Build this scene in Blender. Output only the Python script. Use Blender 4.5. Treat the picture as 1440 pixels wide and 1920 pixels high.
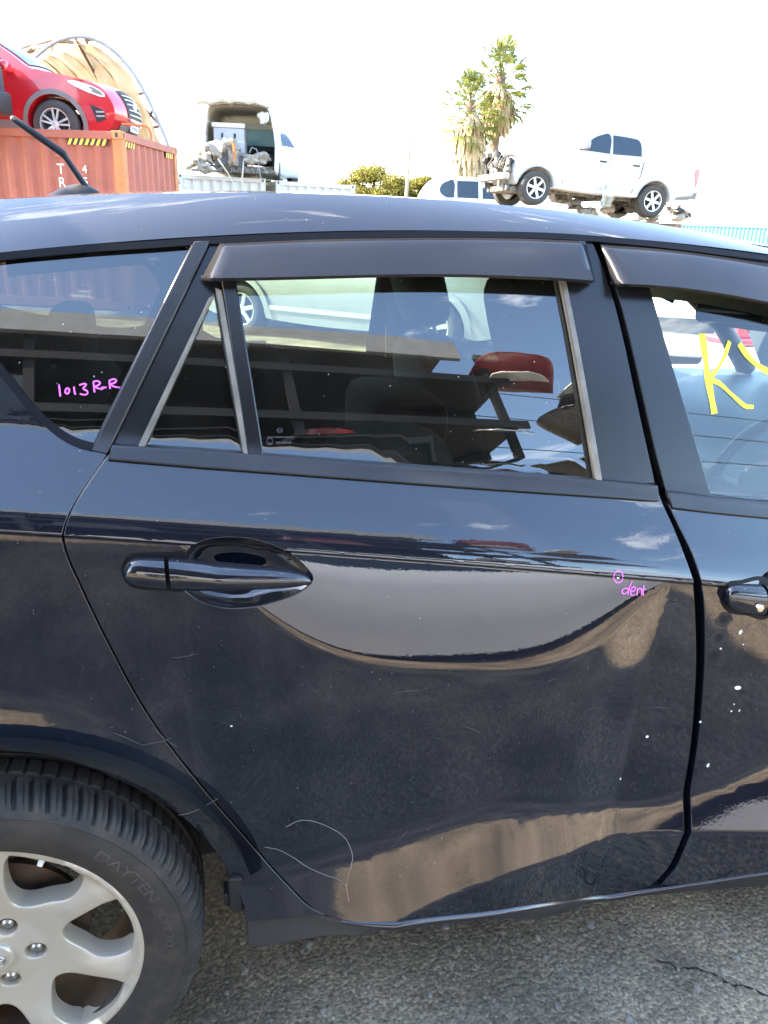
import bpy, bmesh, math, random
import numpy as np
from mathutils import Vector, Matrix
from mathutils.geometry import delaunay_2d_cdt

random.seed(7)
for o in list(bpy.data.objects):
    bpy.data.objects.remove(o, do_unlink=True)
SC = bpy.context.scene
COL = SC.collection
rad = math.radians

# ------------------------------------------------------------------ camera
FPX = 1443.0
CAM = np.array([0.345, -0.936, 1.39])
PITCH, YAW, ROLL = rad(20.2), rad(13.9), rad(2.35)
_f = np.array([math.sin(YAW) * math.cos(PITCH), math.cos(YAW) * math.cos(PITCH), -math.sin(PITCH)])
_r0 = np.array([math.cos(YAW), -math.sin(YAW), 0.0])
_u0 = np.cross(_r0, _f)
_r = _r0 * math.cos(ROLL) + _u0 * math.sin(ROLL)
_u = -_r0 * math.sin(ROLL) + _u0 * math.cos(ROLL)
cam_data = bpy.data.cameras.new('camera')
cam = bpy.data.objects.new('camera', cam_data)
COL.objects.link(cam)
cam.matrix_world = Matrix(((_r[0], _u[0], -_f[0], CAM[0]), (_r[1], _u[1], -_f[1], CAM[1]),
                           (_r[2], _u[2], -_f[2], CAM[2]), (0, 0, 0, 1)))
cam_data.sensor_width = 36.0
cam_data.lens = 36.0 * FPX / 1920.0
cam_data.clip_start = 0.02
cam_data.clip_end = 2000
SC.camera = cam

# ------------------------------------------------------------------ sky, sun, exposure
SUN_EL = rad(36)
SUN_DIR = Vector((-0.965, 0.26, 0)).normalized()
to_sun = Vector((SUN_DIR.x * math.cos(SUN_EL), SUN_DIR.y * math.cos(SUN_EL), math.sin(SUN_EL)))
w = bpy.data.worlds.new('World')
SC.world = w
w.use_nodes = True
nt = w.node_tree
nt.nodes.clear()
wo = nt.nodes.new('ShaderNodeOutputWorld')
bg = nt.nodes.new('ShaderNodeBackground')
sky = nt.nodes.new('ShaderNodeTexSky')
sky.sky_type = 'NISHITA'
sky.sun_disc = False
sky.sun_elevation = SUN_EL
sky.sun_rotation = math.atan2(SUN_DIR.x, SUN_DIR.y)
sky.air_density = 1.15
sky.dust_density = 1.4
sky.ozone_density = 3.5
# thin wisps of cloud over the whole sky
tc = nt.nodes.new('ShaderNodeTexCoord')
mp = nt.nodes.new('ShaderNodeMapping')
mp.inputs['Scale'].default_value = (1.6, 2.4, 6.5)
nz = nt.nodes.new('ShaderNodeTexNoise')
nz.inputs['Scale'].default_value = 2.2
nz.inputs['Detail'].default_value = 7
nz.inputs['Roughness'].default_value = 0.6
nz.inputs['Distortion'].default_value = 0.5
cr = nt.nodes.new('ShaderNodeValToRGB')
cr.color_ramp.elements[0].position = 0.60
cr.color_ramp.elements[1].position = 0.92
mx = nt.nodes.new('ShaderNodeMix')
mx.data_type = 'RGBA'
mx.inputs['B'].default_value = (13, 13.3, 13.6, 1)
nt.links.new(tc.outputs['Generated'], mp.inputs['Vector'])
nt.links.new(mp.outputs['Vector'], nz.inputs['Vector'])
nt.links.new(nz.outputs['Fac'], cr.inputs['Fac'])
nt.links.new(cr.outputs['Color'], mx.inputs['Factor'])
nt.links.new(sky.outputs['Color'], mx.inputs['A'])
wb = nt.nodes.new('ShaderNodeMix')      # even white balance of the whole sky
wb.data_type = 'RGBA'
wb.blend_type = 'MULTIPLY'
wb.inputs['Factor'].default_value = 1.0
wb.inputs['B'].default_value = (1.04, 1.0, 0.95, 1)
nt.links.new(mx.outputs['Result'], wb.inputs['A'])
nt.links.new(wb.outputs['Result'], bg.inputs['Color'])
bg.inputs['Strength'].default_value = 0.15
nt.links.new(bg.outputs['Background'], wo.inputs['Surface'])

sun_d = bpy.data.lights.new('sun', 'SUN')
sun_d.energy = 4.8
sun_d.angle = rad(0.53)
sun_d.color = (1.0, 0.86, 0.66)
sun = bpy.data.objects.new('sun', sun_d)
COL.objects.link(sun)
sun.location = to_sun * 50
sun.rotation_euler = to_sun.to_track_quat('Z', 'Y').to_euler()

SC.view_settings.view_transform = 'Standard'
SC.view_settings.look = 'None'
SC.view_settings.exposure = 3.2
SC.view_settings.gamma = 1.0
SC.view_settings.use_curve_mapping = False
SC.cycles.max_bounces = 12
SC.cycles.transparent_max_bounces = 16
SC.cycles.use_denoising = True
SC.cycles.sample_clamp_indirect = 8.0


# ------------------------------------------------------------------ pixel -> place
def ray(px, py):
    return _f + _r * (px - 720) / FPX - _u * (py - 960) / FPX


def at(px, py, Y):
    d = ray(px, py)
    return CAM + d * (Y - CAM[1]) / d[1]


def atz(px, py, Z):
    d = ray(px, py)
    return CAM + d * (Z - CAM[2]) / d[2]


# ------------------------------------------------------------------ materials
MATS = {}


def nodes_of(name):
    m = bpy.data.materials.new(name)
    m.use_nodes = True
    MATS[name] = m
    n = m.node_tree
    return m, n, n.nodes['Principled BSDF']


def mat(name, col, rough=0.5, metal=0.0, coat=0.0, spec=0.5, var=0.12, scale=6.0, bump=0.0, bscale=60.0,
        col2=None, c2pos=(0.45, 0.65), dust=None, alpha=None, emit=None, bdist=0.004, coat_rough=0.03):
    """principled material with noise-driven colour change, optional second (dirt) colour and fine relief"""
    m, n, b = nodes_of(name)
    L = n.links
    t = n.nodes.new('ShaderNodeTexCoord')
    nz = n.nodes.new('ShaderNodeTexNoise')
    nz.inputs['Scale'].default_value = scale
    nz.inputs['Detail'].default_value = 6
    L.new(t.outputs['Object'], nz.inputs['Vector'])
    r = n.nodes.new('ShaderNodeValToRGB')
    c1 = [max(0, c * (1 - var)) for c in col]
    c2 = [min(1, c * (1 + var)) for c in col]
    r.color_ramp.elements[0].position = 0.3
    r.color_ramp.elements[1].position = 0.7
    r.color_ramp.elements[0].color = (*c1, 1)
    r.color_ramp.elements[1].color = (*c2, 1)
    L.new(nz.outputs['Fac'], r.inputs['Fac'])
    out = r.outputs['Color']
    if col2 is not None:
        n2 = n.nodes.new('ShaderNodeTexNoise')
        n2.inputs['Scale'].default_value = scale * 1.7
        n2.inputs['Detail'].default_value = 8
        n2.inputs['Roughness'].default_value = 0.65
        L.new(t.outputs['Object'], n2.inputs['Vector'])
        r2 = n.nodes.new('ShaderNodeValToRGB')
        r2.color_ramp.elements[0].position = c2pos[0]
        r2.color_ramp.elements[1].position = c2pos[1]
        L.new(n2.outputs['Fac'], r2.inputs['Fac'])
        mx = n.nodes.new('ShaderNodeMix')
        mx.data_type = 'RGBA'
        L.new(r2.outputs['Color'], mx.inputs['Factor'])
        L.new(out, mx.inputs['A'])
        mx.inputs['B'].default_value = (*col2, 1)
        out = mx.outputs['Result']
    L.new(out, b.inputs['Base Color'])
    b.inputs['Roughness'].default_value = rough
    b.inputs['Metallic'].default_value = metal
    b.inputs['Specular IOR Level'].default_value = spec
    if coat:
        b.inputs['Coat Weight'].default_value = coat
        b.inputs['Coat Roughness'].default_value = coat_rough
    if bump:
        n3 = n.nodes.new('ShaderNodeTexNoise')
        n3.inputs['Scale'].default_value = bscale
        n3.inputs['Detail'].default_value = 4
        L.new(t.outputs['Object'], n3.inputs['Vector'])
        bp = n.nodes.new('ShaderNodeBump')
        bp.inputs['Strength'].default_value = bump
        bp.inputs['Distance'].default_value = bdist
        L.new(n3.outputs['Fac'], bp.inputs['Height'])
        L.new(bp.outputs['Normal'], b.inputs['Normal'])
    return m


def add_specks(m, scale=260.0, thr=0.06, col=(0.75, 0.73, 0.68), haze=None, haze_col=(0.35, 0.31, 0.26), haze_scale=3.0, up=0.0):
    """dust grains and a thin uneven film of dust over a principled material"""
    n = m.node_tree
    L = n.links
    out = n.nodes['Material Output']
    src = out.inputs['Surface'].links[0].from_socket
    t = n.nodes.new('ShaderNodeTexCoord')
    v = n.nodes.new('ShaderNodeTexVoronoi')
    v.inputs['Scale'].default_value = scale
    L.new(t.outputs['Object'], v.inputs['Vector'])
    wn = n.nodes.new('ShaderNodeSeparateColor')
    L.new(v.outputs['Color'], wn.inputs['Color'])
    # grain radius differs from cell to cell, most cells have none
    mr = n.nodes.new('ShaderNodeMapRange')
    mr.inputs['From Min'].default_value = 0.62
    mr.inputs['From Max'].default_value = 1.0
    mr.inputs['To Min'].default_value = -0.02
    mr.inputs['To Max'].default_value = thr * 3.2
    L.new(wn.outputs['Red'], mr.inputs['Value'])
    lt = n.nodes.new('ShaderNodeMath')
    lt.operation = 'LESS_THAN'
    L.new(v.outputs['Distance'], lt.inputs[0])
    L.new(mr.outputs['Result'], lt.inputs[1])
    mu = n.nodes.new('ShaderNodeMath')
    mu.operation = 'MULTIPLY'
    L.new(lt.outputs[0], mu.inputs[0])
    L.new(wn.outputs['Green'], mu.inputs[1])
    fac = mu.outputs[0]
    d = n.nodes.new('ShaderNodeBsdfDiffuse')
    d.inputs['Color'].default_value = (*col, 1)
    if haze:
        nz = n.nodes.new('ShaderNodeTexNoise')
        nz.inputs['Scale'].default_value = haze_scale
        nz.inputs['Detail'].default_value = 8
        nz.inputs['Roughness'].default_value = 0.62
        L.new(t.outputs['Object'], nz.inputs['Vector'])
        mr2 = n.nodes.new('ShaderNodeMapRange')
        mr2.inputs['From Min'].default_value = 0.3
        mr2.inputs['From Max'].default_value = 0.75
        mr2.inputs['To Min'].default_value = haze[0]
        mr2.inputs['To Max'].default_value = haze[1]
        L.new(nz.outputs['Fac'], mr2.inputs['Value'])
        hd = n.nodes.new('ShaderNodeBsdfDiffuse')
        hd.inputs['Color'].default_value = (*haze_col, 1)
        fac2 = mr2.outputs['Result']
        if up:
            # dust settles on faces that look up
            gm = n.nodes.new('ShaderNodeNewGeometry')
            sx = n.nodes.new('ShaderNodeSeparateXYZ')
            L.new(gm.outputs['Normal'], sx.inputs[0])
            mu_ = n.nodes.new('ShaderNodeMapRange')
            mu_.inputs['From Min'].default_value = 0.2
            mu_.inputs['From Max'].default_value = 0.9
            mu_.inputs['To Min'].default_value = 0.0
            mu_.inputs['To Max'].default_value = up
            L.new(sx.outputs['Z'], mu_.inputs['Value'])
            ad = n.nodes.new('ShaderNodeMath')
            L.new(mu_.outputs['Result'], ad.inputs[0])
            L.new(fac2, ad.inputs[1])
            fac2 = ad.outputs[0]
        m1 = n.nodes.new('ShaderNodeMixShader')
        L.new(fac2, m1.inputs['Fac'])
        L.new(src, m1.inputs[1])
        L.new(hd.outputs[0], m1.inputs[2])
        src = m1.outputs[0]
    m2 = n.nodes.new('ShaderNodeMixShader')
    L.new(fac, m2.inputs['Fac'])
    L.new(src, m2.inputs[1])
    L.new(d.outputs[0], m2.inputs[2])
    L.new(m2.outputs[0], out.inputs['Surface'])
    return m


def glass(name, tint, ior=1.5, boost=2.4, rough=0.0, wav=0.0):
    """thin sheet of glass: fresnel mirror over a tinted clear sheet"""
    m, n, b = nodes_of(name)
    L = n.links
    n.nodes.remove(b)
    out = n.nodes['Material Output']
    fr = n.nodes.new('ShaderNodeFresnel')
    fr.inputs['IOR'].default_value = ior
    mu = n.nodes.new('ShaderNodeMath')
    mu.operation = 'MULTIPLY'
    mu.use_clamp = True
    mu.inputs[1].default_value = boost
    L.new(fr.outputs[0], mu.inputs[0])
    tr = n.nodes.new('ShaderNodeBsdfTransparent')
    tr.inputs['Color'].default_value = (*tint, 1)
    gl = n.nodes.new('ShaderNodeBsdfGlossy')
    gl.inputs['Roughness'].default_value = rough
    gl.inputs['Color'].default_value = (1, 1, 1, 1)
    mx = n.nodes.new('ShaderNodeMixShader')
    L.new(mu.outputs[0], mx.inputs['Fac'])
    L.new(tr.outputs[0], mx.inputs[1])
    L.new(gl.outputs[0], mx.inputs[2])
    L.new(mx.outputs[0], out.inputs['Surface'])
    if wav:
        t = n.nodes.new('ShaderNodeTexCoord')
        nz = n.nodes.new('ShaderNodeTexNoise')
        nz.inputs['Scale'].default_value = 3.0
        L.new(t.outputs['Object'], nz.inputs['Vector'])
        bp = n.nodes.new('ShaderNodeBump')
        bp.inputs['Strength'].default_value = wav
        bp.inputs['Distance'].default_value = 0.01
        L.new(nz.outputs['Fac'], bp.inputs['Height'])
        L.new(bp.outputs['Normal'], gl.inputs['Normal'])
    return m


# ------------------------------------------------------------------ mesh helpers
def tag(o, label=None, cat=None, group=None, kind=None):
    if label:
        o['label'] = label
    if cat:
        o['category'] = cat
    if group:
        o['group'] = group
    if kind:
        o['kind'] = kind
    return o


def empty(name, loc=(0, 0, 0), rz=0.0, parent=None):
    o = bpy.data.objects.new(name, None)
    COL.objects.link(o)
    o.location = loc
    o.rotation_euler = (0, 0, rz)
    o.empty_display_size = 0.1
    if parent:
        o.parent = parent
    return o


def obj(name, verts, faces, material, parent=None, smooth=None, normals=None):
    me = bpy.data.meshes.new(name)
    me.from_pydata([tuple(map(float, v)) for v in verts], [], faces)
    me.validate()
    if smooth is not None:
        me.shade_smooth()
        if smooth < 179:
            me.set_sharp_from_angle(angle=rad(smooth))
    if normals is not None:
        me.shade_smooth()
        if len(normals) == len(me.vertices):
            me.normals_split_custom_set_from_vertices([tuple(map(float, v)) for v in normals])
    o = bpy.data.objects.new(name, me)
    COL.objects.link(o)
    me.materials.append(MATS[material] if isinstance(material, str) else material)
    if parent:
        o.parent = parent
    return o


class MB:
    """collects simple shapes into one mesh"""
    def __init__(s):
        s.v = []
        s.f = []

    def add(s, vs, fs):
        k = len(s.v)
        s.v += [tuple(map(float, v)) for v in vs]
        s.f += [tuple(k + i for i in f) for f in fs]
        return s

    def box(s, lo, hi, b=0.0):
        (x0, y0, z0), (x1, y1, z1) = lo, hi
        if b <= 0:
            vs = [(x0, y0, z0), (x1, y0, z0), (x1, y1, z0), (x0, y1, z0), (x0, y0, z1), (x1, y0, z1), (x1, y1, z1), (x0, y1, z1)]
            fs = [(3, 2, 1, 0), (4, 5, 6, 7), (0, 1, 5, 4), (1, 2, 6, 5), (2, 3, 7, 6), (3, 0, 4, 7)]
            return s.add(vs, fs)
        bm = bmesh.new()
        bmesh.ops.create_cube(bm, size=1)
        for v in bm.verts:
            v.co = Vector(((x0 + x1) / 2 + v.co.x * (x1 - x0), (y0 + y1) / 2 + v.co.y * (y1 - y0), (z0 + z1) / 2 + v.co.z * (z1 - z0)))
        bmesh.ops.bevel(bm, geom=bm.edges[:], offset=b, segments=2, affect='EDGES', profile=0.5)
        bm.verts.index_update()
        s.add([v.co[:] for v in bm.verts], [tuple(v.index for v in f.verts) for f in bm.faces])
        bm.free()
        return s

    def bar(s, a, b, w, h=None, up=(0, 0, 1)):
        a, b = Vector(a), Vector(b)
        h = w if h is None else h
        d = (b - a).normalized()
        u = Vector(up)
        if abs(d.dot(u)) > 0.98:
            u = Vector((1, 0, 0))
        x = d.cross(u).normalized()
        y = x.cross(d).normalized()
        vs = []
        for p in (a, b):
            for sx, sy in ((-1, -1), (1, -1), (1, 1), (-1, 1)):
                vs.append(p + x * sx * w / 2 + y * sy * h / 2)
        return s.add(vs, [(3, 2, 1, 0), (4, 5, 6, 7), (0, 1, 5, 4), (1, 2, 6, 5), (2, 3, 7, 6), (3, 0, 4, 7)])

    def tube(s, pts, r, n=8, cap=True):
        pts = [Vector(p) for p in pts]
        rs = r if isinstance(r, (list, tuple)) else [r] * len(pts)
        vs, fs = [], []
        px = None
        for i, p in enumerate(pts):
            d = (pts[min(i + 1, len(pts) - 1)] - pts[max(i - 1, 0)]).normalized()
            if px is None:
                u = Vector((0, 0, 1)) if abs(d.z) < 0.9 else Vector((1, 0, 0))
                px = d.cross(u).normalized()
            else:
                px = (px - d * px.dot(d)).normalized()
            py = d.cross(px)
            for k in range(n):
                a = 2 * math.pi * k / n
                vs.append(p + (px * math.cos(a) + py * math.sin(a)) * rs[i])
        for i in range(len(pts) - 1):
            for k in range(n):
                a, b = i * n + k, i * n + (k + 1) % n
                fs.append((a, b, b + n, a + n))
        if cap:
            fs.append(tuple(range(n))[::-1])
            fs.append(tuple(range((len(pts) - 1) * n, len(pts) * n)))
        return s.add(vs, fs)

    def lathe(s, prof, n=48, axis='y', c=(0, 0, 0), a0=0.0, a1=2 * math.pi):
        """prof: (radius, height along axis)"""
        full = abs(a1 - a0 - 2 * math.pi) < 1e-6
        m = n if full else n + 1
        vs, fs = [], []
        for i in range(m):
            a = a0 + (a1 - a0) * i / n
            ca, sa = math.cos(a), math.sin(a)
            for rr, hh in prof:
                if axis == 'y':
                    vs.append((c[0] + rr * ca, c[1] + hh, c[2] + rr * sa))
                else:
                    vs.append((c[0] + rr * ca, c[1] + rr * sa, c[2] + hh))
        k = len(prof)
        for i in range(n):
            j = (i + 1) % m
            for q in range(k - 1):
                fs.append((i * k + q, j * k + q, j * k + q + 1, i * k + q + 1))
        return s.add(vs, fs)

    def prism(s, poly, y0, y1, M=None):
        """poly of (x,z) extruded along y"""
        n = len(poly)
        vs = [(x, y0, z) for x, z in poly] + [(x, y1, z) for x, z in poly]
        fs = [tuple(range(n)), tuple(range(2 * n - 1, n - 1, -1))]
        for i in range(n):
            j = (i + 1) % n
            fs.append((i, i + n, j + n, j))
        return s.add(vs, fs)

    def build(s, name, material, parent=None, smooth=None):
        o = obj(name, s.v, s.f, material, parent, smooth)
        bm = bmesh.new()
        bm.from_mesh(o.data)
        bmesh.ops.recalc_face_normals(bm, faces=bm.faces[:])
        bm.to_mesh(o.data)
        bm.free()
        if smooth is not None:
            o.data.shade_smooth()
            if smooth < 179:
                o.data.set_sharp_from_angle(angle=rad(smooth))
        return o


def copy_tree(o, parent=None):
    c = o.copy()
    COL.objects.link(c)
    c.parent = parent
    for ch in list(o.children):
        copy_tree(ch, c)
    return c


def smooth_line(pts, step=0.012, closed=False, sharp=()):
    """Catmull-Rom through pts, resampled; corners listed in sharp stay sharp"""
    pts = [np.array(p, float) for p in pts]
    n = len(pts)
    out = []
    segs = n if closed else n - 1
    for i in range(segs):
        p1, p2 = pts[i], pts[(i + 1) % n]
        p0 = pts[(i - 1) % n] if (closed or i > 0) else p1
        p3 = pts[(i + 2) % n] if (closed or i + 2 < n) else p2
        if i in sharp:
            p0 = 2 * p1 - p2
        if (i + 1) % n in sharp:
            p3 = 2 * p2 - p1
        d = np.linalg.norm(p2 - p1)
        k = max(1, int(math.ceil(d / step)))
        # centripetal-ish tangents limited to the segment length
        m1 = (p2 - p0)
        m2 = (p3 - p1)
        l1 = np.linalg.norm(m1)
        l2 = np.linalg.norm(m2)
        m1 = m1 / l1 * d if l1 > 1e-9 else p2 - p1
        m2 = m2 / l2 * d if l2 > 1e-9 else p2 - p1
        for q in range(k):
            t = q / k
            h00 = 2 * t ** 3 - 3 * t ** 2 + 1
            h10 = t ** 3 - 2 * t ** 2 + t
            h01 = -2 * t ** 3 + 3 * t ** 2
            h11 = t ** 3 - t ** 2
            out.append(h00 * p1 + h10 * m1 + h01 * p2 + h11 * m2)
    if not closed:
        out.append(pts[-1])
    return out


def inside(poly, x, y):
    c = False
    n = len(poly)
    j = n - 1
    for i in range(n):
        xi, yi = poly[i][0], poly[i][1]
        xj, yj = poly[j][0], poly[j][1]
        if (yi > y) != (yj > y) and x < (xj - xi) * (y - yi) / (yj - yi) + xi:
            c = not c
        j = i
    return c


def inside_many(poly, P):
    X, Y = P[:, 0], P[:, 1]
    c = np.zeros(len(P), bool)
    n = len(poly)
    for i in range(n):
        xi, yi = float(poly[i][0]), float(poly[i][1])
        xj, yj = float(poly[i - 1][0]), float(poly[i - 1][1])
        if yi == yj:
            continue
        c ^= ((yi > Y) != (yj > Y)) & (X < (xj - xi) * (Y - yi) / (yj - yi) + xi)
    return c


def fill(outer, holes=(), step=0.03, extra=(), lines=()):
    """triangulate a region of the plane with inner points; returns verts, tris, loops of boundary indices"""
    pts, edges = [], []
    for loop in [outer] + list(holes):
        k = len(pts)
        n = len(loop)
        pts += [Vector((float(p[0]), float(p[1]))) for p in loop]
        edges += [(k + i, k + (i + 1) % n) for i in range(n)]
    A = np.array([[p.x, p.y] for p in pts])
    lo, hi = A.min(0), A.max(0)
    cand = []
    if step:
        nx, ny = int((hi[0] - lo[0]) / step) + 1, int((hi[1] - lo[1]) / step) + 1
        for i in range(nx + 1):
            for j in range(ny + 1):
                cand.append((lo[0] + (i + 0.5 * (j % 2)) * step, lo[1] + j * step * 0.9))
    cand += list(extra)
    if cand:
        C = np.array(cand)
        ok = inside_many(outer, C)
        for h in holes:
            ok &= ~inside_many(h, C)
        lim = (0.0025 if step is None or step < 0.05 else step * 0.2) ** 2
        for x, y in C[ok]:
            if ((A - (x, y)) ** 2).sum(1).min() > lim:
                pts.append(Vector((x, y)))
    for l in lines:
        k = len(pts)
        pts += [Vector((float(q[0]), float(q[1]))) for q in l]
        edges += [(k + i, k + i + 1) for i in range(len(l) - 1)]
    v, e, f, _, _, _ = delaunay_2d_cdt(pts, edges, [], 0, 1e-6)
    VV = np.array([(p.x, p.y) for p in v])
    cen = np.array([VV[list(t)].mean(0) for t in f])
    ok = inside_many(outer, cen)
    for h in holes:
        ok &= ~inside_many(h, cen)
    tris = [tuple(t) for t, k in zip(f, ok) if k]
    return [(p.x, p.y) for p in v], tris


def boundary_loops(tris):
    cnt = {}
    for t in tris:
        for a, b in ((t[0], t[1]), (t[1], t[2]), (t[2], t[0])):
            cnt[(a, b)] = 1
    nxt = {}
    for a, b in cnt:
        if (b, a) not in cnt:
            nxt[a] = b
    loops = []
    while nxt:
        s = next(iter(nxt))
        l = [s]
        q = nxt.pop(s)
        while q != s and q in nxt:
            l.append(q)
            q = nxt.pop(q)
        loops.append(l)
    return loops

# ------------------------------------------------------------------ materials of the hatchback
def paint_material():
    m, n, b = nodes_of('black_paint')
    L = n.links
    b.inputs['Base Color'].default_value = (0.0030, 0.0048, 0.0115, 1)
    b.inputs['Roughness'].default_value = 0.42
    b.inputs['Metallic'].default_value = 0.0
    b.inputs['Specular IOR Level'].default_value = 0.04
    b.inputs['Coat Weight'].default_value = 1.0
    b.inputs['Coat Roughness'].default_value = 0.018
    b.inputs['Coat IOR'].default_value = 1.78
    t = n.nodes.new('ShaderNodeTexCoord')
    # orange peel: very slight, fine waviness of the clear coat
    nz = n.nodes.new('ShaderNodeTexNoise')
    nz.inputs['Scale'].default_value = 190
    nz.inputs['Detail'].default_value = 2
    L.new(t.outputs['Object'], nz.inputs['Vector'])
    bp = n.nodes.new('ShaderNodeBump')
    bp.inputs['Strength'].default_value = 0.012
    bp.inputs['Distance'].default_value = 0.002
    L.new(nz.outputs['Fac'], bp.inputs['Height'])
    L.new(bp.outputs['Normal'], b.inputs['Coat Normal'])
    return m


paint_material()
add_specks(MATS['black_paint'], 170, 0.026, up=0.045, haze=(0.0, 0.008), haze_col=(0.30, 0.27, 0.23), haze_scale=5)
mat('sill_paint', (0.016, 0.017, 0.019), rough=0.34, var=0.15, spec=0.4)
add_specks(MATS['sill_paint'], 160, 0.02, haze=(0.01, 0.06), haze_col=(0.3, 0.27, 0.23), haze_scale=9)
mat('dark_jamb', (0.004, 0.004, 0.006), rough=0.55, var=0.05, spec=0.2)
mat('pillar_vinyl', (0.007, 0.007, 0.009), rough=0.24, var=0.2, scale=5, spec=0.5)
add_specks(MATS['pillar_vinyl'], 190, 0.02, haze=(0.0, 0.022), haze_col=(0.27, 0.22, 0.17), haze_scale=7)
mat('moulding_rubber', (0.016, 0.016, 0.018), rough=0.26, var=0.15)
add_specks(MATS['moulding_rubber'], 200, 0.02, haze=(0.004, 0.035), haze_col=(0.34, 0.30, 0.25), haze_scale=9)
mat('glass_run', (0.17, 0.15, 0.12), rough=0.45, var=0.3, scale=30)
mat('visor_plastic', (0.009, 0.009, 0.011), rough=0.22, var=0.2, scale=4)
add_specks(MATS['visor_plastic'], 190, 0.02, haze=(0.004, 0.03), haze_col=(0.26, 0.25, 0.25), haze_scale=6)
glass('privacy_glass', (0.13, 0.16, 0.16), boost=3.0)
glass('door_glass', (0.34, 0.42, 0.38), boost=3.0)
glass('clear_glass', (0.74, 0.86, 0.80), boost=1.5)
for g, k in (('privacy_glass', 0.020), ('door_glass', 0.018), ('clear_glass', 0.010)):
    add_specks(MATS[g], 110, k * 1.9, haze=(0.004, 0.03) if g != 'clear_glass' else (0.0, 0.02), haze_col=(0.4, 0.36, 0.3), haze_scale=4)
mat('tyre_rubber', (0.026, 0.022, 0.019), rough=0.72, var=0.25, scale=14, bump=0.25, bscale=900, bdist=0.0006, col2=(0.07, 0.055, 0.04), c2pos=(0.45, 0.85))
mat('tyre_letters', (0.06, 0.052, 0.044), rough=0.7, var=0.2, scale=60)
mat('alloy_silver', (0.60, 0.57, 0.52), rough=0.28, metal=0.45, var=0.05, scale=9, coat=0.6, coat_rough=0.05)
add_specks(MATS['alloy_silver'], 260, 0.02, col=(0.1, 0.08, 0.06), haze=(0.25, 0.6), haze_col=(0.44, 0.33, 0.19), haze_scale=12)  # brake dust film; its brown also paints in warm light off the ground
mat('steel_nut', (0.55, 0.53, 0.5), rough=0.3, metal=1.0, var=0.1)
mat('rusty_disc', (0.10, 0.07, 0.05), rough=0.6, metal=0.5, var=0.3, scale=25, col2=(0.2, 0.1, 0.05), c2pos=(0.5, 0.7))
mat('dark_plastic', (0.012, 0.012, 0.013), rough=0.5, var=0.15, bump=0.15, bscale=500, bdist=0.001)
mat('seat_fabric', (0.020, 0.021, 0.024), rough=0.9, var=0.2, scale=40)
mat('seat_grey', (0.12, 0.125, 0.125), rough=0.9, var=0.1, scale=60)
mat('seat_red', (0.06, 0.012, 0.018), rough=0.9, var=0.2)
mat('headliner', (0.30, 0.29, 0.27), rough=0.9, var=0.05)
mat('belt_webbing', (0.25, 0.25, 0.18), rough=0.8, var=0.1)
mat('dash_plastic', (0.035, 0.04, 0.045), rough=0.45, var=0.1)
mat('mirror_glass', (0.7, 0.72, 0.75), rough=0.02, metal=1.0, var=0.01)
mat('pink_marker', (0.80, 0.16, 0.72), rough=0.5, var=0.1, scale=300)
mat('yellow_marker', (0.72, 0.66, 0.02), rough=0.5, var=0.18, scale=120)
mat('white_chip', (0.85, 0.85, 0.83), rough=0.6, var=0.05)
mat('pale_hair', (0.36, 0.33, 0.28), rough=0.5, var=0.05)
mat('scratch', (0.10, 0.10, 0.105), rough=0.5, var=0.3, scale=80)
mat('glass_print', (0.10, 0.105, 0.11), rough=0.6, var=0.05)


# ------------------------------------------------------------------ the side of the hatchback: one surface
def table(pts):
    """integrate tan(angle) along a list of (distance, degrees)"""
    d = np.linspace(0, pts[-1][0], 2000)
    a = np.interp(d, [p[0] for p in pts], [p[1] for p in pts])
    y = np.concatenate([[0], np.cumsum(np.tan(np.radians((a[1:] + a[:-1]) / 2)) * np.diff(d))])
    return d, y


class Tab:
    """uniform table with linear interpolation, fast for single values"""
    def __init__(s, xs, ys):
        s.x0, s.n = float(xs[0]), 2000
        s.h = (float(xs[-1]) - s.x0) / s.n
        s.y = [float(q) for q in np.interp(np.linspace(xs[0], xs[-1], s.n + 1), xs, ys)]

    def __call__(s, x):
        t = (x - s.x0) / s.h
        if t <= 0:
            return s.y[0]
        if t >= s.n:
            return s.y[-1]
        i = int(t)
        return s.y[i] + (s.y[i + 1] - s.y[i]) * (t - i)


UPD, UPY = table([(0, 16.5), (0.010, 21), (0.026, 31), (0.055, 35.5), (0.085, 36.5), (0.105, 34), (0.13, 21), (0.3, 23.5), (0.5, 30), (0.7, 50)])
SCD, SCY = table([(0, 15), (0.02, 13.5), (0.08, 11.2), (0.150, 9), (0.162, 4), (0.175, 0), (0.19, -1), (0.3, -0.5), (0.8, 0)])
BSD, BSY = table([(0, -3), (0.03, -5), (0.15, -4), (0.25, -2.5), (0.33, -1), (0.45, 0), (0.9, 0)])
ZLX = [-1.2, -0.4, 0.25, 0.40, 0.533, 0.64, 0.75, 0.825, 0.967, 1.13, 1.35, 1.7, 2.4, 3.6]
ZLZ = [0.30, 0.28, 0.295, 0.305, 0.312, 0.335, 0.368, 0.385, 0.374, 0.352, 0.335, 0.33, 0.33, 0.33]


class Tab:
    """uniform table with linear interpolation, fast for single values"""
    def __init__(s, xs, ys):
        s.x0, s.n = float(xs[0]), 2000
        s.h = (float(xs[-1]) - s.x0) / s.n
        s.y = [float(q) for q in np.interp(np.linspace(xs[0], xs[-1], s.n + 1), xs, ys)]

    def __call__(s, x):
        t = (x - s.x0) / s.h
        if t <= 0:
            return s.y[0]
        if t >= s.n:
            return s.y[-1]
        i = int(t)
        return s.y[i] + (s.y[i + 1] - s.y[i]) * (t - i)


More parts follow.
